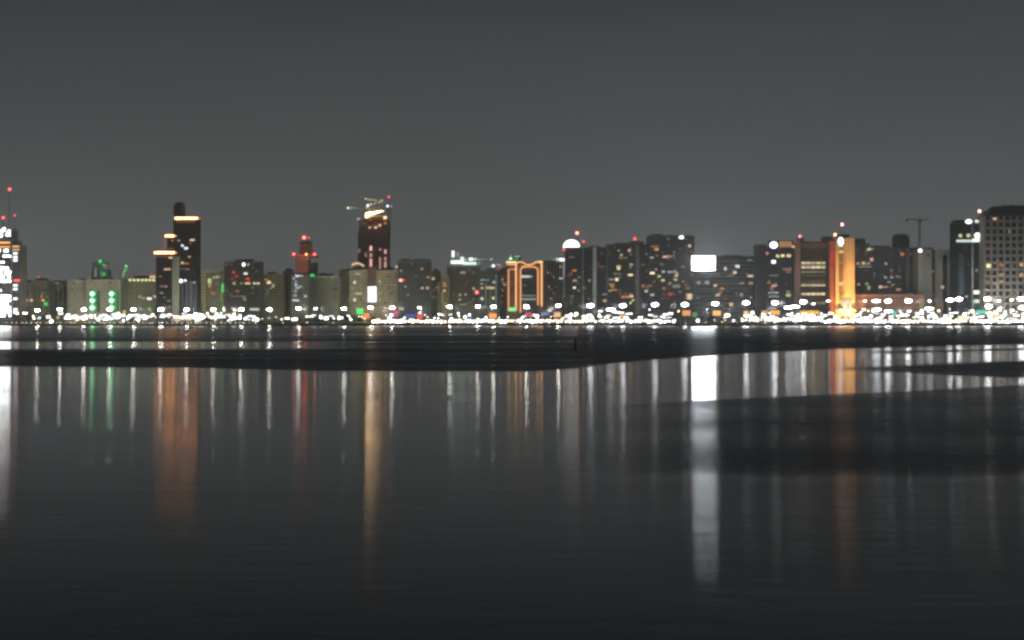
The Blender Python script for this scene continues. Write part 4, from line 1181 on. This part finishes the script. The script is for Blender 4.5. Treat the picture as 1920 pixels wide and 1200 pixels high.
trees = [tree_proto(i) for i in range(5)]
palms = [palm_proto(i + 50) for i in range(3)]
tused = {}
for i in range(116):
    u = r_.random()
    px = r_.choice((r_.uniform(560, 700), r_.uniform(0, 1930), r_.uniform(20, 700), r_.uniform(1240, 1400), r_.uniform(0, 1930)))
    front = r_.random() < (.5 if (px < 700 or 1266 < px < 1386) else 0)
    Y = r_.uniform(1498, 1504) if front else r_.uniform(1537, 1572)
    p = r_.choice(palms) if u < .25 else r_.choice(trees)
    loc = (wx(px, Y), Y, LAND - (0 if Y < 1536 else .14))
    if p.name in tused: o = dup(p, loc, r_.uniform(0, 6.28), sc=r_.uniform(.8, 1.25))
    else: o = p; tused[p.name] = 1; o.location = loc
    sh = near(px)
    kind_ = "palm" if u < .25 else "round leafy tree"
    o["label"] = f"dark {kind_} on the shore before the {sh}"
    o["group"] = f"{kind_}s before the {sh}"
for p in trees + palms:
    if p.name not in tused: p.location = (wx(610 + 8 * len(tused), 1500), 1500, LAND); p["label"] = "dark leafy tree at the dim gap in the shore lights"

# --- low landing stage and the post out in the shallows
Yj = 1480
j = empty("landing_stage", (wx(1325, Yj), Yj, 0), "low dark landing stage at the gap in the white shore lights below the billboard", "jetty")
hw = 58 * Yj / FPX
MB().box(-hw, hw, -4, 7, 1.3, 1.8).build("deck", plain("wet_timber", (.05, .04, .035), .8), j)
for i in range(9):
    X = -hw + 1 + i * (2 * hw - 2) / 8
    MB().tube([(X, -3.4, -2), (X, -3.4, 2.6)], .35, 8).build("pile", plain("pile_timber", (.035, .03, .027), .9), j)
Yp = CAM_H * FPX / (657 - 600)
p = empty("marker_post", (wx(1078.5, Yp), Yp, 0), "slim black marker post standing alone in the dark shallows near the middle", "marker post")
MB().tube([(0, 0, -1.5), (.02, 0, 1.0), (0, 0, 1.75)], [.22, .19, .17], 10).build("shaft", BLACK, p)
MB().lathe([(.30, 1.75), (.34, 1.85), (.34, 2.05), (.12, 2.2)], 12).build("cap", BLACK, p)
# ------------------------------------------------------------------ water with wind-ruffled patches
def sstep(a, b, x):
    if a == b: return 1.0 if x >= a else 0.0
    t = max(0.0, min(1.0, (x - a) / (b - a)))
    return t * t * (3 - 2 * t)


def pl(x, pts):
    if x <= pts[0][0]: return pts[0][1]
    for (a, u), (b, v) in zip(pts, pts[1:]):
        if x <= b: return u + (v - u) * (x - a) / (b - a)
    return pts[-1][1]


_wn = random.Random(3)
_ph = [(_wn.uniform(.004, .02), _wn.uniform(0, 6.3), _wn.uniform(.5, 1)) for _ in range(6)]


def wob(x, a):
    return a * sum(m * math.sin(f * x + p) for f, p, m in _ph) / 4


def ruffle(px, py):
    """roughness of the sea surface at a surveyed spot (0 = glass calm)"""
    calm = pl(py, [(612, .02), (660, .013), (700, .011), (800, .011), (950, .013), (1200, .016)])
    v = calm
    # far water, ruffled in long streaks
    far = pl(py, [(612, .04), (622, .06), (630, .08), (640, .105)])
    left = sstep(760, 520, px)
    farL = pl(py, [(612, .035), (633, .045), (639, .09), (641, .013), (653, .013), (657, .08), (664, .105)])
    f = far * (1 - left) + farL * left
    for yy, wd, am in ((627, 1.0, .75), (641.5, .9, .7), (649, .8, .5)):          # thin smoother lanes
        f *= 1 - am * math.exp(-((py - yy - wob(px + yy * 31, 1.0)) / wd) ** 2) * sstep(1230, 1000, px) * sstep(380, 620, px)
    # shoal patch: lower edge
    low = pl(px, [(-400, 684), (0, 687), (350, 689), (600, 695), (1000, 696), (1070, 691), (1130, 683), (1250, 672), (1400, 662), (1560, 654), (1920, 645), (2320, 640)]) + wob(px, .6)
    k = sstep(low + 1.2, low - 1.2, py)
    v = v * (1 - k) + f * k
    # right hand tongue of ruffled water
    if px > 1380:
        up = pl(px, [(1500, 692), (1600, 689), (1700, 685), (1920, 677), (2320, 668)]) + wob(px + 400, .8)
        lo = pl(px, [(1500, 694), (1600, 693), (1700, 698), (1800, 703), (1920, 707), (2320, 712)]) + wob(px + 900, .8)
        k = sstep(up - 2, up + 2, py) * sstep(lo + 3, lo - 2, py) * sstep(1540, 1800, px)
        v = v * (1 - k) + .085 * k
        t = pl(px, [(1600, 662), (1920, 655)])
        k = math.exp(-((py - t) / 1.6) ** 2) * sstep(1600, 1700, px) * .6
        v = v * (1 - k) + .10 * k
    # near ruffled field right of the middle
    top = pl(px, [(1000, 772), (1150, 760), (1300, 752), (1500, 742), (1700, 734), (1920, 722), (2320, 710)]) + wob(px, .7)
    r = sstep(1060, 1480, px + wob(py * 9, 30))
    k = sstep(top - 1.5, top + 1.5, py) * r
    rf = pl(py + wob(px * 1.3, 5), [(700, .045), (770, .05), (800, .065), (868, .075), (880, .08), (896, .032), (960, .027), (1070, .025), (1120, .014), (1200, .012)])
    v = v * (1 - k) + rf * k
    return v


ys = []
y = 611.0
while y < 712: ys.append(y); y += .9
while y < 780: ys.append(y); y += 1.3
while y < 900: ys.append(y); y += 2.0
while y < 1250: ys.append(y); y += 9
rows = [(CAM_H * FPX / (q - 600), q) for q in ys]
rows = [(1489.0, 611)] + [t for t in rows if t[0] < 1487.0] + [(20, 1250), (10, 1250), (0, 1250), (-120, 1250)]
xs = [-300 + 16 * i for i in range(158)]
verts, faces, att = [], [], []
for (Y, q) in rows:
    for X in (-3000, -1600, -800):
        verts.append((X, Y, 0.0)); att.append(ruffle(-400, q))
    for px in xs:
        verts.append((wx(px, max(Y, 25)), Y, 0.0)); att.append(ruffle(px, q))
    for X in (800, 1600, 3000):
        verts.append((X, Y, 0.0)); att.append(ruffle(2320, q))
nx = len(xs) + 6
for i in range(len(rows) - 1):
    for j in range(nx - 1):
        a = i * nx + j
        faces.append((a, a + nx, a + nx + 1, a + 1))
me = bpy.data.meshes.new("sea")
me.from_pydata(verts, [], faces)
at = me.attributes.new("ruffle", "FLOAT", "POINT")
at.data.foreach_set("value", att)
m, nt, out = new_mat("sea_water")
b = nt.nodes.new("ShaderNodeBsdfAnisotropic")          # wind waves: long crests along X, so slopes spread along Y
b.distribution = "BECKMANN"
b.inputs["Color"].default_value = (.97, .985, 1, 1)
b.inputs["Anisotropy"].default_value = .5
tg = nt.nodes.new("ShaderNodeCombineXYZ"); tg.inputs[0].default_value = 1.0
nt.links.new(tg.outputs[0], b.inputs["Tangent"])
deep = nt.nodes.new("ShaderNodeBsdfDiffuse"); deep.inputs["Color"].default_value = (.006, .009, .010, 1)
fr = nt.nodes.new("ShaderNodeFresnel"); fr.inputs["IOR"].default_value = 1.333
mixs = nt.nodes.new("ShaderNodeMixShader")
an = nt.nodes.new("ShaderNodeAttribute"); an.attribute_name = "ruffle"
tc = nt.nodes.new("ShaderNodeTexCoord")


def noise(scale, sx, sy, det=3, rot=0):
    mp = nt.nodes.new("ShaderNodeMapping"); mp.inputs["Scale"].default_value = (sx, sy, 1); mp.inputs["Rotation"].default_value = (0, 0, rot)
    nz = nt.nodes.new("ShaderNodeTexNoise"); nz.inputs["Scale"].default_value = scale; nz.inputs["Detail"].default_value = det
    nt.links.new(tc.outputs["Object"], mp.inputs[0]); nt.links.new(mp.outputs[0], nz.inputs["Vector"])
    return nz.outputs["Fac"]


def math_(op, a, bb):
    n = nt.nodes.new("ShaderNodeMath"); n.operation = op
    for i, q in enumerate((a, bb)):
        if isinstance(q, (int, float)): n.inputs[i].default_value = q
        else: nt.links.new(q, n.inputs[i])
    return n.outputs[0]


# gusts: long lanes of slightly different roughness
g = noise(.05, .3, 1.5, 6)
gust = nt.nodes.new("ShaderNodeMapRange"); gust.inputs["From Min"].default_value = .35; gust.inputs["From Max"].default_value = .65
gust.inputs["To Min"].default_value = .6; gust.inputs["To Max"].default_value = 1.4
nt.links.new(g, gust.inputs["Value"])
alpha = math_("MULTIPLY", an.outputs["Fac"], gust.outputs[0])
rough = math_("SQRT", math_("MULTIPLY", alpha, 1.0), 0)
nt.links.new(rough, b.inputs["Roughness"])
h = math_("ADD", math_("MULTIPLY", noise(.45, .35, 1.0, 3, .12), .010), math_("ADD", math_("MULTIPLY", noise(1.1, .5, 1.0, 2, -.2), .009), math_("MULTIPLY", noise(3.2, .75, 1.0, 2, .3), .0035)))
bp = nt.nodes.new("ShaderNodeBump"); bp.inputs["Distance"].default_value = 1.0
bs = math_("ADD", math_("MULTIPLY", an.outputs["Fac"], 8), .65)
cl = nt.nodes.new("ShaderNodeClamp"); nt.links.new(bs, cl.inputs[0])
nt.links.new(cl.outputs[0], bp.inputs["Strength"])
nt.links.new(h, bp.inputs["Height"])
nt.links.new(bp.outputs[0], b.inputs["Normal"])
nt.links.new(bp.outputs[0], fr.inputs["Normal"])
# steeper wavelets hide and tilt one another: a rough sea mirrors less at a grazing view
nt.links.new(math_("DIVIDE", fr.outputs[0], math_("ADD", math_("MULTIPLY", an.outputs["Fac"], 13), .93)), mixs.inputs[0])
nt.links.new(deep.outputs[0], mixs.inputs[1]); nt.links.new(b.outputs[0], mixs.inputs[2])
nt.links.new(mixs.outputs[0], out.inputs[0])
me.materials.append(m)
sea = link(bpy.data.objects.new("sea", me)); sea["kind"] = "structure"
tag(MB().box(-3000, 3000, -200, 1489, -3.6, -3).build("seabed", plain("dark_sand", (.03, .028, .022), .9)), kind="structure")

# ------------------------------------------------------------------ sky
w = bpy.data.worlds.new("World"); scene.world = w; w.use_nodes = True
nt = w.node_tree; nt.nodes.clear()
out = nt.nodes.new("ShaderNodeOutputWorld")
tc = nt.nodes.new("ShaderNodeTexCoord"); sp = nt.nodes.new("ShaderNodeSeparateXYZ")
nt.links.new(tc.outputs["Generated"], sp.inputs[0])
rp = nt.nodes.new("ShaderNodeValToRGB")
el = rp.color_ramp.elements
SKY = [(0.0, (.124, .131, .133)), (.055, (.120, .127, .129)), (.145, (.074, .080, .082)), (.22, (.043, .048, .053)), (.4, (.024, .027, .030)), (1.0, (.010, .012, .014))]
el[0].position, el[0].color = SKY[0][0], (*SKY[0][1], 1)
el[1].position, el[1].color = SKY[-1][0], (*SKY[-1][1], 1)
for p_, c_ in SKY[1:-1]:
    e = el.new(p_); e.color = (*c_, 1)
nt.links.new(sp.outputs["Z"], rp.inputs[0])
# the city's glow is a little stronger to the right
mr = nt.nodes.new("ShaderNodeMapRange"); mr.inputs["From Min"].default_value = -.35; mr.inputs["From Max"].default_value = .35
mr.inputs["To Min"].default_value = .92; mr.inputs["To Max"].default_value = 1.06
nt.links.new(sp.outputs["X"], mr.inputs["Value"])
bg = nt.nodes.new("ShaderNodeBackground"); nt.links.new(rp.outputs[0], bg.inputs[0])
cmap = nt.nodes.new("ShaderNodeMapping"); cmap.inputs["Scale"].default_value = (1, 1, 3.5); nt.links.new(tc.outputs["Generated"], cmap.inputs[0])
cn = nt.nodes.new("ShaderNodeTexNoise"); cn.inputs["Scale"].default_value = 2.6; cn.inputs["Detail"].default_value = 4; nt.links.new(cmap.outputs[0], cn.inputs["Vector"])
cr_ = nt.nodes.new("ShaderNodeMapRange"); cr_.inputs["From Min"].default_value = .3; cr_.inputs["From Max"].default_value = .7
cr_.inputs["To Min"].default_value = .93; cr_.inputs["To Max"].default_value = 1.07; nt.links.new(cn.outputs["Fac"], cr_.inputs["Value"])
cm = nt.nodes.new("ShaderNodeMath"); cm.operation = "MULTIPLY"; nt.links.new(mr.outputs[0], cm.inputs[0]); nt.links.new(cr_.outputs[0], cm.inputs[1])
nt.links.new(cm.outputs[0], bg.inputs[1])
sk = nt.nodes.new("ShaderNodeTexSky"); sk.sky_type = "NISHITA"; sk.sun_disc = False
sk.sun_elevation = math.radians(-12); sk.sun_rotation = math.radians(200)
bg2 = nt.nodes.new("ShaderNodeBackground"); bg2.inputs[1].default_value = .05; nt.links.new(sk.outputs[0], bg2.inputs[0])
ad = nt.nodes.new("ShaderNodeAddShader")
nt.links.new(bg.outputs[0], ad.inputs[0]); nt.links.new(bg2.outputs[0], ad.inputs[1]); nt.links.new(ad.outputs[0], out.inputs[0])

# ------------------------------------------------------------------ camera and render
cam = bpy.data.cameras.new("camera"); cam.sensor_width = 36; cam.lens = 36 * FPX / 1920
cam.clip_start = .5; cam.clip_end = 20000
co = link(bpy.data.objects.new("camera", cam)); co.location = (0, 0, CAM_H); co.rotation_euler = (math.radians(90), 0, 0)
scene.camera = co
scene.render.engine = "CYCLES"
scene.view_settings.view_transform = "Standard"; scene.view_settings.look = "None"
scene.view_settings.exposure = 0; scene.view_settings.gamma = 1
scene.cycles.use_denoising = True
scene.cycles.sample_clamp_indirect = 0
scene.cycles.sample_clamp_direct = 0
scene.cycles.filter_width = 2.8
scene.cycles.max_bounces = 5
scene.cycles.use_light_tree = True
scene.cycles.use_adaptive_sampling = True
scene.cycles.adaptive_threshold = .02

# ------------------------------------------------------------------ humid night air over the bay
hz = MB().box(-3200, 3200, -210, 2700, -4.6, 330)
HM = bpy.data.materials.new("night_haze"); HM.use_nodes = True
nt = HM.node_tree; nt.nodes.clear()
out = nt.nodes.new("ShaderNodeOutputMaterial"); pv = nt.nodes.new("ShaderNodeVolumePrincipled")
pv.inputs["Color"].default_value = (.92, .95, .95, 1); pv.inputs["Density"].default_value = .0002; pv.inputs["Anisotropy"].default_value = .7
nt.links.new(pv.outputs[0], out.inputs["Volume"])
o = hz.build("haze", HM); o["kind"] = "stuff"
scene.cycles.volume_bounces = 0
